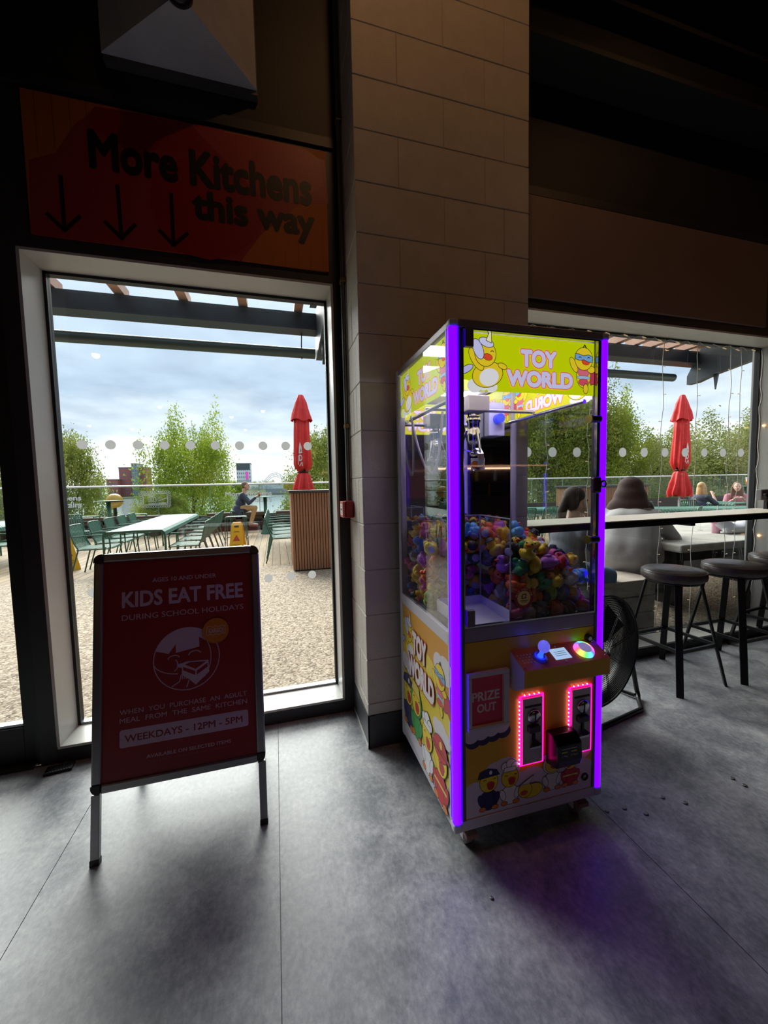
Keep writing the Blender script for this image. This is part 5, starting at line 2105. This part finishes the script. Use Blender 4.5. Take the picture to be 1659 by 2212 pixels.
def pleat(prof, top, H, seed, folds, amp, n=72):
    vs, fs = [], []
    for f_, r in prof:
        for j in range(n):
            a = 2 * PI * j / n
            tri = abs(((a * folds / (2 * PI) + .13 * seed + .25 * f_) % 1) * 2 - 1) * 2 - 1
            w = 1 + amp * tri * min(1, f_ * 5 + .1) + .05 * math.sin(5 * a + 7 * f_ + seed)
            z = top - H * f_
            if f_ == prof[-1][0]:
                z -= .05 * H * math.sin(folds / 2 * a + seed)
            vs.append((r * w * math.cos(a), r * w * math.sin(a), z))
    for i in range(len(prof) - 1):
        for j in range(n):
            fs.append((i * n + j, i * n + (j + 1) % n, (i + 1) * n + (j + 1) % n, (i + 1) * n + j))
    b = B()
    b.add(vs, fs, 0, True)
    return b


def parasol(loc, top, low, label, seed):
    t = thing('parasol', label, 'parasol', loc, 0, 'closed red parasols')
    H = top - low
    pleat([(0, .03), (.02, .055), (.3, .105), (.7, .165), (1.0, .205)], top, H * .25, seed, 8, .16).build('hood', m_red, t)
    b = pleat([(0, .06), (.06, .15), (.3, .145), (.6, .165), (.86, .18), (.95, .15), (1.0, .095)], top - H * .19, H * .55, seed + 1, 9, .13)
    b.build('canopy', m_red, t)
    pleat([(0, .09), (.12, .13), (.5, .185), (.85, .235), (1.0, .215)], top - H * .745, H * .255, seed + 2, 8, .22).build('skirt', m_red, t)
    B().torus((0, 0, top - H * .742), .1, .022, 24, 6).build('tie_strap', m_black, t)
    B().cyl((0, 0, .02), (0, 0, top - .05), .022, n=10).build('pole', m_white, t)
    b = B()
    b.lathe([(0, 0), (.28, 0), (.28, .05), (.05, .07), (0, .07)], 20)
    b.build('base', m_blackmetal, t)
    # white printed mark, half folded away in the pleats
    P_ = Print((-.06, -.2, 0), (1, -.1, 0), (0, 0, 1))
    z0 = top - H * .60
    wc = (232, 220, 222)
    P_.poly([(-.03, z0 + .06), (.04, z0 + .07), (.03, z0 + .2), (.0, z0 + .3), (-.02, z0 + .2)], wc)
    P_.poly([(.0, z0 + .1), (.022, z0 + .1), (.015, z0 + .17)], (90, 40, 46))
    P_.text('D', -.025, .04, z0 - .09, z0 + .04, wc, .03)
    P_.stroke([(-.045, z0 - .16), (-.04, z0 + .02)], .014, wc)
    P_.stroke([(-.02, z0 - .19), (.03, z0 - .11), (.035, z0 - .19)], .014, wc)
    P_.build('printed_mark', t)
    return t


parasol((.585, 8.3, 0), 3.25, 1.1, 'closed red parasol rising above the left slatted station', 1)
parasol((9.38, 7.0, 0), 3.32, .93, 'closed red parasol in the right window', 2)

chair(9.95, 7.0, -PI / 2, 'green slatted armchair the blonde woman sits on')
chair(11.3, 7.0, PI / 2, 'green slatted armchair the woman in pink sits on')

# ------------------------------------------------------------------ pergola
m_perg = M('pergola_steel', (58, 66, 72), .45, .2, var=.12, vs=3)
m_rafter = M('pergola_timber', (196, 152, 130), .7, var=.15, vs=3)
pg = thing('pergola', 'steel framed pergola with timber slats over the terrace', 'pergola', (0, 5.0, 0))
B().box(-6, 7.2, -.05, .05, 3.265, 3.47).build('edge_beam', m_perg, pg)
B().box(-6, 7.2, -.11, .11, 3.25, 3.268).build('beam_flange', m_perg, pg)
B().tube([(-6, .05, 3.015), (.56, .05, 3.015)], .062, 14).build('round_rail', M('pergola_rail', (72, 86, 84), .4, .2), pg)
B().tube([(1.0, .05, 3.04), (6.55, .05, 3.04)], .062, 14).build('round_rail', _mats['pergola_rail'], pg)
for X, yb in ((.62, -2.5), (7.0, -2.5)):
    b = B()
    out = [(0.12, 2.96), (.12, 3.1), (-.1, 3.5), (yb, 3.62), (yb, 3.3), (-.3, 3.02), (-.05, 2.96)]
    b.prism([(X - .05, y, z) for y, z in out], (.1, 0, 0))
    b.box(X - .11, X + .11, yb, .1, 3.6, 3.63)
    b.build('rafter', m_perg, pg)
    B().prism([(X - .02, y, z) for y, z in ((-.35, 3.02), (-.28, 3.02), (-.31, 2.78))], (.03, 0, 0)).build('bracket', m_perg, pg)
xs = [-5.4 + .64 * k for k in range(11)] + [1.35 + .36 * k for k in range(19)]
for X in xs:
    w = .05
    B().box(X - w, X + w, -2.5, .15, 3.49, 3.6).build('timber_slat', m_rafter, pg)
B().tube([(.40, .05, 3.3), (.39, .05, 3.12), (.39, .05, 2.94)], .008, 6).build('hanging_hook', m_blackmetal, pg)

# ------------------------------------------------------------------ globe lamp
gl = thing('globe_lamp', 'amber globe lamp on a dark post beyond the balustrade', 'lamp', (-5.1, 14.6, -4))
B().sphere((0, 0, 5.02), .24, 18, 12).build('globe', M('amber_globe', (214, 160, 70), .3), gl)
B().cyl((0, 0, 0), (0, 0, 4.8), .05, n=10).build('post', m_blackmetal, gl)
B().torus((0, 0, 5.0), .25, .015, 24, 6).build('ring', m_blackmetal, gl)

# ------------------------------------------------------------------ picnic table by the right window
m_conc = M('weathered_table_top', (186, 182, 172), .7, var=.2, vs=5, bump=.3, bs=30)
pt_ = thing('picnic_table', 'thick weathered grey table close behind the right window', 'table', (4.75, 3.6, 0))
B().box(-1.22, 1.3, -1.0, 1.0, .655, .73).build('table_top', m_conc, pt_, bevel=.015)
for x in (-.7, 1.0):
    B().box(x - .06, x + .06, -.6, .7, 0, .655).build('leg_frame', m_blackmetal, pt_)
B().box(-1.1, 1.2, -.92, -.84, .56, .655).build('apron', m_blackmetal, pt_)
m_block2 = M('grey_timber_block', (168, 156, 144), .75, var=.25, vs=4, stretch=(.6, 3, 3))
bn = thing('timber_bench', 'chunky grey timber bench the woman in grey sits on', 'bench', (2.66, 3.05, 0))
for j in range(3):
    B().box(-.7, .6, -.43, .45, .001 + .15 * j, .145 + .15 * j).build('beam', m_block2, bn, bevel=.008)
tb = thing('tumbler', 'pink insulated tumbler with a handle on the picnic table', 'cup', (at(1546, 1160, 3.05).x, 3.05, .731))
m_pinkc = M('tumbler_pink', (226, 168, 196), .35)
B().lathe([(0, 0), (.036, 0), (.04, .1), (.052, .115), (.056, .2), (.05, .205), (0, .205)], 20).build('cup', m_pinkc, tb)
B().tube([(-.05, 0, .19), (-.1, 0, .185), (-.105, 0, .13), (-.05, 0, .12)], .009, 8).build('handle', m_pinkc, tb)
B().lathe([(.052, .205), (.05, .22), (0, .222)], 18).build('lid', M('tumbler_lid', (236, 200, 216), .4), tb)
B().cyl((.01, 0, .22), (.015, 0, .3), .005, n=8).build('straw', m_white, tb)
wg = thing('wine_glass', 'stemmed glass of pale drink on the picnic table', 'glass', (at(1512, 1155, 3.3).x, 3.3, .731))
B().lathe([(.03, 0), (.03, .003), (.004, .006), (.004, .09), (.03, .11), (.038, .15), (.03, .19)], 16).build('glass_bowl', m_cglass, wg)
B().lathe([(0, .1), (.026, .112), (.034, .145), (0, .145)], 14).build('drink', M('pale_drink', (226, 180, 80), .2), wg)
m_cloth = M('white_cloth', (214, 216, 224), .8)
cj = organic('jacket', [('e', (0, 0, .05), (.2, .12, .05)), ('e', (-.12, .03, .08), (.12, .09, .07), (0, .3, 0)), ('e', (.12, -.03, .075), (.11, .09, .06), (0, -.2, .4)), ('c', (-.2, -.05, .03), .03, (.2, -.1, .03), .03)], m_cloth, voxel=.015, smooth=3)
cj.location = (at(1585, 1145, 3.0).x, 3.0, .735)
tag(cj, 'crumpled white jacket lying on the picnic table', 'jacket')

# ================================================================== PEOPLE
m_skin = M('skin', (206, 156, 132), .55, var=.06, vs=12)
m_skin2 = M('skin_fair', (222, 178, 158), .55)


def person(label, loc, rz, hz, skin, hair, hair_style, top_mat, leg_mat, shoe_mat, hands, lean=.06, girth=1.0, coat=False, knee_drop=0.0, shin=.42, knee_x=.42, foot_x=None, look=0.0, s=1.0, voxel=.011, sleeve=1.0):
    """seated figure facing +x; hz = seat height; hands = two targets (local)"""
    t = thing('person', label, 'person', loc, rz)
    t.scale = (s, s, s)
    g = girth
    sh = Vector((lean * 1.0, 0, hz + .46))
    nk = Vector((lean * 1.25 + .01, 0, hz + .54))
    hd = Vector((lean * 1.5 + .045, 0, hz + .69))
    ank_x = (knee_x - .04) if foot_x is None else foot_x
    kz = hz + .06 - knee_drop
    body, topc, legs, shoes = [], [], [], []
    # torso
    body += [('e', (0, 0, hz + .1), (.13 * g, .17 * g, .12)), ('e', (lean * .5, 0, hz + .27), (.105 * g, .15 * g, .17)), ('e', (lean * .85, 0, hz + .4), (.1 * g, .175 * min(g, 1.2), .11)), ('c', nk - Vector((0, 0, .06)), .056, nk + Vector((.015, 0, .06)), .05)]
    c, q = math.cos(look), math.sin(look)

    def H(x, y, z):
        return (hd.x + x * c - y * q, hd.y + x * q + y * c, hd.z + z)
    body += [('e', H(-.012, 0, .03), (.098, .077, .092), (0, 0, look)), ('e', H(.02, 0, -.03), (.074, .064, .09), (0, 0, look)), ('e', H(.05, 0, -.085), (.035, .04, .03), (0, 0, look)), ('c', H(.088, 0, .012), .011, H(.104, 0, -.022), .016),
             ('e', H(.074, 0, .03), (.02, .05, .014), (0, 0, look)), ('e', H(-.005, .075, -.015), (.022, .012, .034), (0, 0, look)), ('e', H(-.005, -.075, -.015), (.022, .012, .034), (0, 0, look)), ('e', H(.082, 0, -.058), (.014, .026, .01), (0, 0, look))]
    for k, sg_ in enumerate((1, -1)):
        S_ = sh + Vector((0, sg_ * .175 * min(g, 1.15), -.02))
        hnd = Vector(hands[k])
        d = hnd - S_
        L = d.length
        bend = math.sqrt(max(.0, .29 ** 2 - (L / 2) ** 2)) if L < .58 else .0
        out = Vector((-.35, sg_ * .5, -.8)).normalized()
        out = (out - d.normalized() * out.dot(d.normalized())).normalized()
        E_ = S_ + d * .5 + out * bend
        wr = hnd
        body += [('c', S_, .056 * (g ** .5), E_, .042 * (g ** .5)), ('c', E_, .041 * (g ** .5), wr, .027)]
        topc += [('c', S_, .069 * (g ** .6), E_, .056 * (g ** .6))]
        if sleeve > .6:
            topc += [('c', E_, .054 * (g ** .5), E_ + (wr - E_) * .86, .041)]
        fd_ = (wr - E_).normalized()
        sd = fd_.cross(Vector((0, 0, 1))).normalized()
        body += [('c', wr, .026, wr + fd_ * .07, .03)]
        for i, (o_, fl) in enumerate(((-.027, .065), (-.009, .078), (.009, .074), (.027, .058))):
            p0 = wr + fd_ * .085 + sd * o_
            p1 = p0 + fd_ * fl * .55
            p2 = p1 + (fd_ * .6 + Vector((0, 0, -.8))).normalized() * fl * .5
            body += [('c', p0, .0095, p1, .009), ('c', p1, .009, p2, .008)]
        p0 = wr + fd_ * .03 - sd * .03 * sg_
        body += [('c', p0, .011, p0 + (fd_ * .7 - sd * sg_ * .6).normalized() * .055, .009)]
        hip = Vector((.02, sg_ * .095 * g, hz + .075))
        kn = Vector((knee_x, sg_ * .11 * g, kz))
        an = Vector((ank_x, sg_ * .11 * g, kz - shin))
        body += [('c', hip, .088 * (g ** .5), kn, .058), ('c', kn, .056, an, .036), ('c', an + Vector((-.01, 0, -.04)), .034, an + Vector((.15, 0, -.055)), .028)]
        legs += [('c', hip, .098 * (g ** .6), kn, .072 * (g ** .4)), ('c', kn, .070 * (g ** .4), an + Vector((0, 0, .02)), .052)]
        shoes += [('c', an + Vector((-.025, 0, -.04)), .044, an + Vector((.07, 0, -.05)), .04), ('c', an + Vector((.07, 0, -.05)), .04, an + Vector((.165, 0, -.058)), .033)]
    organic('body', body, skin, t, voxel, 4)
    topc += [('e', (lean * .3, 0, hz + .2), (.142 * g, .186 * g, .2)), ('e', (lean * .8, 0, hz + .37), (.122 * g, .185 * min(g, 1.25), .14)), ('c', sh + Vector((0, .14, -.005)), .062, sh + Vector((0, -.14, -.005)), .062), ('e', (-.01, 0, hz + .08), (.16 * g, .205 * g, .13))]
    if g > 1.2:
        topc += [('c', (0, .06, hz + .12), .16 * g, (lean * .7, .05, hz + .34), .135 * g), ('c', (0, -.06, hz + .12), .16 * g, (lean * .7, -.05, hz + .34), .135 * g)]
    if coat:
        topc += [('e', (-.03, 0, hz - .02), (.17, .215, .2)), ('e', (.1, 0, hz + .03), (.2, .2, .1)), ('c', (-.07, .12, hz - .14), .06, (-.07, -.12, hz - .14), .06), ('c', (.03, .17, hz - .1), .06, (.03, -.17, hz - .1), .06)]
    organic('coat' if coat else 'top', topc, top_mat, t, .013, 5 if g < 1.2 else 30)
    legs += [('e', (0, 0, hz + .07), (.15 * g, .188 * g, .09))]
    organic('trousers', legs, leg_mat, t, .013, 4)
    organic('shoes', shoes, shoe_mat, t, .011, 3)
    hr = [('e', H(-.03, 0, .05), (.098, .086, .09), (0, 0, look)), ('e', H(-.06, 0, .0), (.06, .078, .08), (0, 0, look))]
    if hair_style == 'short':
        hr = [('e', H(-.026, 0, .048), (.095, .081, .082), (0, 0, look)), ('e', H(-.055, 0, -.0), (.056, .074, .07), (0, 0, look))]
    if hair_style == 'tail':
        hr += [('c', H(-.11, 0, .03), .035, H(-.16, 0, -.08), .04), ('c', H(-.16, 0, -.08), .04, H(-.17, 0, -.36), .02)]
    if hair_style == 'long':
        hr += [('e', H(-.055, 0, -.12), (.075, .1, .2), (0, 0, look)), ('e', H(-.075, 0, -.28), (.055, .135, .16), (0, 0, look)), ('c', H(-.02, .085, .0), .03, H(.0, .11, -.3), .034), ('c', H(-.02, -.085, .0), .03, H(.0, -.11, -.3), .034)]
    if hair_style == 'wide':
        hr += [('e', H(-.03, 0, .04), (.115, .115, .105), (0, 0, look)), ('e', H(-.06, 0, -.08), (.12, .15, .16), (0, 0, look)), ('e', H(-.1, 0, -.2), (.11, .21, .17), (0, 0, look)), ('e', H(-.12, 0, -.32), (.1, .27, .13), (0, 0, look)), ('e', H(-.13, 0, -.42), (.08, .27, .1), (0, 0, look))]
    organic('hair', hr, hair, t, .011, 3 if hair_style in ('short', 'tail') else 22)
    e = B()
    for sg_ in (1, -1):
        e.sphere(H(.082, sg_ * .031, .012), (.009, .011, .007), 8, 6)
    e.build('eyes', M('eye_dark', (40, 28, 24), .3), t)
    e = B()
    e.sphere(H(.094, 0, -.057), (.006, .022, .005), 8, 6)
    e.build('mouth', M('lip_tone', (176, 96, 92), .5), t)
    return t


m_navy = M('navy_coat', (52, 58, 76), .7, var=.1, vs=8)
m_tan = M('tan_chinos', (186, 148, 98), .75)
man = person('man in navy coat and tan trousers on a bar stool, looking at his phone', (-1.0, 11.72, 0), 0.0, .71, m_skin, M('short_grey_brown_hair', (118, 92, 70), .7), 'short', m_navy, m_tan, M('brown_shoes', (136, 84, 72), .5),
             ((.46, .06, 1.08), (.46, -.08, 1.08)), lean=.1, coat=True, shin=.44, knee_x=.42, foot_x=.30, look=0)
b = B().box(-.04, .04, -.07, .07, -.005, .005)
tag(b.build('phone', m_black, loc=(-.44, 11.71, 1.125), rot=(0, -.5, 0)), 'dark mobile phone in the hands of the seated man', 'phone')
m_jean = M('blue_jeans', (92, 116, 146), .8, var=.15, vs=14)
m_blackcloth = M('black_cloth', (26, 26, 32), .85)
person('woman with long dark hair in a grey top, seen from behind at the picnic table', (3.40, 3.04, 0), math.radians(38), .46, m_skin2, M('dark_brown_hair', (66, 44, 38), .8, var=.25, vs=20, stretch=(6, 6, .6)), 'wide', M('grey_jersey', (164, 162, 162), .85, var=.08, vs=6, bump=.3, bs=9), m_blackcloth, M('black_shoes', (24, 24, 26), .5),
       ((.5, .12, .82), (.52, -.3, .80)), lean=.14, girth=1.45, shin=.36, voxel=.012, s=1.06)
person('woman with a dark ponytail in a slate top, seen through the claw machine', (2.42, 2.80, 0), 0.0, .46, m_skin2, M('ponytail_hair', (60, 44, 40), .75), 'tail', M('slate_top', (92, 94, 104), .85), m_jean, M('white_shoes', (210, 210, 210), .5),
       ((.36, .16, .84), (.24, -.02, 1.0)), lean=.06, shin=.40, s=1.0, sleeve=.4, knee_x=.38, foot_x=.38, knee_drop=.02)
person('blonde woman in a dark patterned dress at the right terrace table', (9.98, 7.0, 0), .1, .46, m_skin2, M('blonde_hair', (206, 170, 116), .6, var=.2, vs=20), 'long', M('dark_floral', (62, 68, 84), .8, var=.6, vs=40), M('dark_floral_skirt', (62, 68, 84), .8), M('tan_sandals', (150, 110, 80), .6),
       ((.42, .1, .82), (.4, -.12, .95)), lean=.08, shin=.36, s=.97, sleeve=.4)
person('woman in a pink top with long brown hair facing the window', (11.28, 7.0, 0), PI + .75, .46, m_skin2, M('brown_hair', (110, 72, 54), .6), 'long', M('pink_top', (206, 128, 142), .85), m_jean, M('grey_shoes', (120, 120, 124), .6),
       ((.32, .1, .82), (.32, -.1, .82)), lean=.06, shin=.36, s=.96)

# ================================================================== BEYOND THE TERRACE
struct(B().box(-120, 160, 13.7, 34, -5.4, -5.0).build('river_bank', M('bank_grass', (96, 108, 62), .9, var=.3, vs=.5)), 'low grassy bank below the terrace')
m_water = M('lake_water', (120, 136, 140), .12, spec=.6, bump=.25, bs=1.2)
struct(B().add([(-900, 34, -5.6), (900, 34, -5.6), (900, 420, -5.6), (-900, 420, -5.6)], [(0, 1, 2, 3)]).build('lake', m_water), 'grey lake beyond the balustrade')
struct(B().box(-900, 900, 420, 900, -6, -4.6).build('far_shore', M('far_bank', (104, 116, 78), .9, var=.3, vs=.05)), 'far shore of the lake')

LEAF = [leaf_mat('leaves_a', [(.3, (84, 98, 44)), (.5, (134, 144, 66)), (.7, (196, 188, 104))]),
        leaf_mat('leaves_b', [(.3, (88, 110, 40)), (.5, (142, 160, 56)), (.7, (204, 204, 88))]),
        leaf_mat('leaves_c', [(.3, (92, 106, 58)), (.5, (142, 148, 86)), (.7, (194, 188, 124))])]


def foliage(seed, n, spiky, leaf, lm, flat=1.0):
    """unit crown: about 1 wide each way (radius), 2 tall, centred at 0; made of upright sprays of leaves"""
    rq = np.random.default_rng(seed)
    ns = 120
    th = rq.uniform(0, 2 * PI, ns)
    zz_ = rq.uniform(-1, .75, ns)
    prof = np.sqrt(np.clip(1 - ((zz_ + .25) / 1.28) ** 2, .05, 1))
    rad = prof * rq.uniform(.35, .95, ns)
    bx_, by_ = rad * np.cos(th), rad * np.sin(th)
    hgt = rq.uniform(.16, .5, ns) * spiky
    cid = rq.integers(0, ns, n)
    t = rq.beta(1.1, 1.6, n)
    wid = (.15 * (1 - t) + .025) * flat
    px = bx_[cid] * (1 + .12 * t) + rq.normal(0, 1, n) * wid
    py = by_[cid] * (1 + .12 * t) + rq.normal(0, 1, n) * wid
    pz = zz_[cid] + t * hgt[cid] + rq.normal(0, .06, n)
    P = np.stack([px, py, pz], 1)
    d1 = rq.normal(0, 1, (n, 3))
    d1 /= np.linalg.norm(d1, axis=1)[:, None]
    d2 = np.cross(d1, rq.normal(0, 1, (n, 3)))
    d2 /= np.linalg.norm(d2, axis=1)[:, None]
    s = leaf * rq.uniform(.6, 1.3, n)[:, None]
    V = np.stack([P - d1 * s, P + d2 * s * .5, P + d1 * s, P - d2 * s * .5], 1).reshape(-1, 3)
    me = bpy.data.meshes.new('foliage')
    me.vertices.add(len(V))
    me.vertices.foreach_set('co', V.ravel())
    me.loops.add(len(V))
    me.loops.foreach_set('vertex_index', np.arange(len(V)))
    me.polygons.add(n)
    me.polygons.foreach_set('loop_start', np.arange(0, 4 * n, 4))
    me.polygons.foreach_set('loop_total', np.full(n, 4))
    me.materials.append(lm)
    me.update()
    me.validate()
    return me


FOL = [foliage(1, 52000, 1.0, .021, LEAF[0]), foliage(2, 56000, 1.7, .020, LEAF[1]), foliage(3, 46000, 1.3, .020, LEAF[2]), foliage(4, 56000, 2.0, .020, LEAF[0])]
m_trunk = M('bark', (84, 70, 56), .9)


def trunk_mesh():
    b = B()
    b.tube([(0, 0, -2.6), (.01, 0, -1.4), (0, .01, -.4), (.02, 0, .4)], [.06, .05, .04, .02], 8)
    for k in range(7):
        a = k * 2.4
        z = -1.0 + .2 * k
        b.tube([(0, 0, z), (.25 * math.cos(a), .25 * math.sin(a), z + .3), (.45 * math.cos(a), .45 * math.sin(a), z + .75)], [.025, .018, .006], 5)
    return b.mesh('trunk', m_trunk)


TRK = trunk_mesh()


def tree(x, y, zc, r, hz, v, label, group='trees beyond the balustrade', name='tree', rz=None):
    t = thing(name, label, 'tree', (x, y, zc), random.uniform(0, 6) if rz is None else rz, group)
    t.scale = (r, r, hz)
    for nm, me in (('foliage', FOL[v]), ('trunk', TRK)):
        o = bpy.data.objects.new(nm, me)
        COL.objects.link(o)
        o.parent = t
        if nm == 'foliage':
            o['kind'] = 'stuff'
    return t


def ptree(px, ptop, Y, r, h, v, label):
    """tree whose top shows at px, ptop; h = half height of the crown"""
    p = at(px, ptop, Y)
    return tree(p.x, Y, p.z - h * 1.12, r, h, v, label, rz=px * .37)


ptree(0, 940, 20, 1.5, 2.6, 2, 'pale green tree at the far left seen through the door')
ptree(128, 925, 20, 1.8, 2.9, 0, 'broad mottled green tree right of the left jamb')
ptree(408, 930, 20, 2.15, 3.2, 1, 'bright upright green tree in the middle of the left window')
ptree(695, 935, 22, 2.5, 3.2, 0, 'green tree behind the left red parasol')
ptree(1165, 890, 18.5, 2.7, 3.4, 3, 'dark tall green tree seen through the claw machine beside the pillar')
ptree(1225, 850, 18.5, 3.1, 3.8, 3, 'tallest green tree seen through the claw machine')
ptree(1300, 890, 18.5, 2.7, 3.5, 1, 'green tree just right of the claw machine')
ptree(1390, 920, 18.5, 3.4, 3.3, 2, 'pale feathery tree left of the right parasol')
ptree(1480, 985, 19, 3.2, 2.9, 0, 'low green tree straight behind the right parasol')
ptree(1570, 910, 18.6, 3.8, 3.4, 2, 'pale feathery tree at the right end of the right window')
tree(33, 18.5, -.5, 4, 4, 0, 'green tree past the right jamb, mostly hidden')
ptree(345, 1062, 15.5, .9, .8, 0, 'small reddish shrub behind the stamp on the balustrade')
for k in range(9):
    tree(-75 + 30 * k + random.uniform(-8, 8), 432 + random.uniform(0, 12), 2 + random.uniform(-2, 1.5), 17, 8, k % 3, 'dark tree in the line along the far lake shore', 'trees on the far shore', 'far_tree')

# far buildings
m_brick = M('red_brick', (158, 92, 88), .8, var=.06, vs=.2)
m_win = M('far_window', (96, 106, 124), .3)
m_tower = M('glass_tower', (116, 136, 146), .3)


def tower(name, label, x0, x1, y, z0, z1, mt, rows, cols):
    t = thing(name, label, 'building', ((x0 + x1) / 2, y, z0))
    h = (x1 - x0) / 2
    B().box(-h, h, 0, 20, 0, z1 - z0).build('wall', mt, t)
    b = B()
    me = None
    for i in range(cols):
        for j in range(rows):
            x = -h + (i + .5) * 2 * h / cols
            z = (j + .5) * (z1 - z0) / rows
            if me is None:
                o = B().box(-.22 * h * 2 / cols, .22 * h * 2 / cols, -.15, 0, -.24 * (z1 - z0) / rows, .24 * (z1 - z0) / rows).build('window', m_win, t)
                me = o
            else:
                o = me.copy()
                COL.objects.link(o)
            o.location = (x, 0, z)
    B().box(-h - .3, h + .3, -.3, 20.3, z1 - z0, z1 - z0 + .8).build('parapet', M('far_grey_cap', (110, 104, 106), .7), t)
    return t


p0, p1 = at(256, 1011, 470), at(289, 1052, 470)
p2 = at(312, 1010, 470)
tower('brick_tower', 'red brick apartment tower across the lake, left block', p0.x, p1.x, 470, -5, p0.z, m_brick, 9, 6)
tower('brick_tower', 'red brick apartment block right of the grey glass stair tower', at(297, 1000, 470).x, p2.x, 474, -5, p2.z, m_brick, 9, 4)
tower('glass_stair_tower', 'grey glass stair tower between the red brick blocks', at(286, 1003, 470).x, at(298, 1003, 470).x, 466, -5, at(290, 1003, 470).z, m_tower, 12, 2)
tower('low_brick_hall', 'low brick hall with a pale roof left of the brick tower', at(230, 1036, 460).x, at(254, 1036, 460).x, 460, -5, at(240, 1037, 460).z, m_brick, 2, 4)
q0, q1 = at(510, 1002, 470), at(542, 1030, 470)
wt = tower('white_office', 'white office block with a pink advertising screen across the lake', q0.x, q1.x, 470, -5, q0.z, M('pale_render', (214, 220, 228), .7), 8, 7)
hw_ = (q1.x - q0.x) / 2
B().box(-hw_, hw_ * .9, -.4, 1, (q0.z + 5) * .8, (q0.z + 5)).build('dark_top', M('dark_cladding', (70, 76, 88), .5), wt)
B().box(hw_ * .3, hw_ * .62, -.6, -.3, (q0.z + 5) * .48, (q0.z + 5) * .74).build('screen', M('pink_screen', (190, 70, 170), .5, emit=(200, 60, 170), es=.4), wt)
# white arched roof truss and sheds on the far shore
ar = thing('arched_truss', 'white curved roof truss across the lake', 'truss', (at(592, 1015, 440).x, 440, -5))
for k in range(3):
    b = B()
    b.tube([(-14 + 28 * i / 14, 2 * k, 6 + 17 * math.sin(PI * (i + 1) / 17) - 2 * k) for i in range(15)], .35, 6)
    b.build('arch', m_white, ar)
b = B()
for i in range(0, 14, 2):
    b.cyl((-14 + 2 * i, 0, 6 + 17 * math.sin(PI * (i + 1) / 17)), (-12 + 2 * i, 4, 2 + 17 * math.sin(PI * (i + 2) / 17)), .2, n=5)
b.build('lattice', m_white, ar)
for k, (xa, xb, ya, yb, c, lb) in enumerate(((534, 566, 1046, 1058, (216, 218, 214), 'white shed across the lake behind the beer glass'), (566, 612, 1044, 1056, (190, 196, 198), 'pale grey shed across the lake beside the parasol'), (532, 575, 1058, 1068, (206, 196, 150), 'low yellowish painted wall on the far shore'), (575, 620, 1057, 1068, (150, 152, 156), 'low grey boat shed on the far shore'))):
    a, c2 = at(xa, ya, 424 - k), at(xb, yb, 424 - k)
    s0 = thing('shed', lb, 'building', ((a.x + c2.x) / 2, 424 - k, -5.0))
    h = (c2.x - a.x) / 2
    B().box(-h, h, 0, 2 if k < 2 else .8, 0, max(a.z + 5, 1.5)).build('wall', M('shed_%d' % k, c, .7, var=.2, vs=.4), s0)
    B().box(-h - .3, h + .3, -.3, 2.2 if k < 2 else 1, max(a.z + 5, 1.5), max(a.z + 5, 1.5) + .5).build('roof', M('shed_roof', (170, 172, 172), .6), s0)
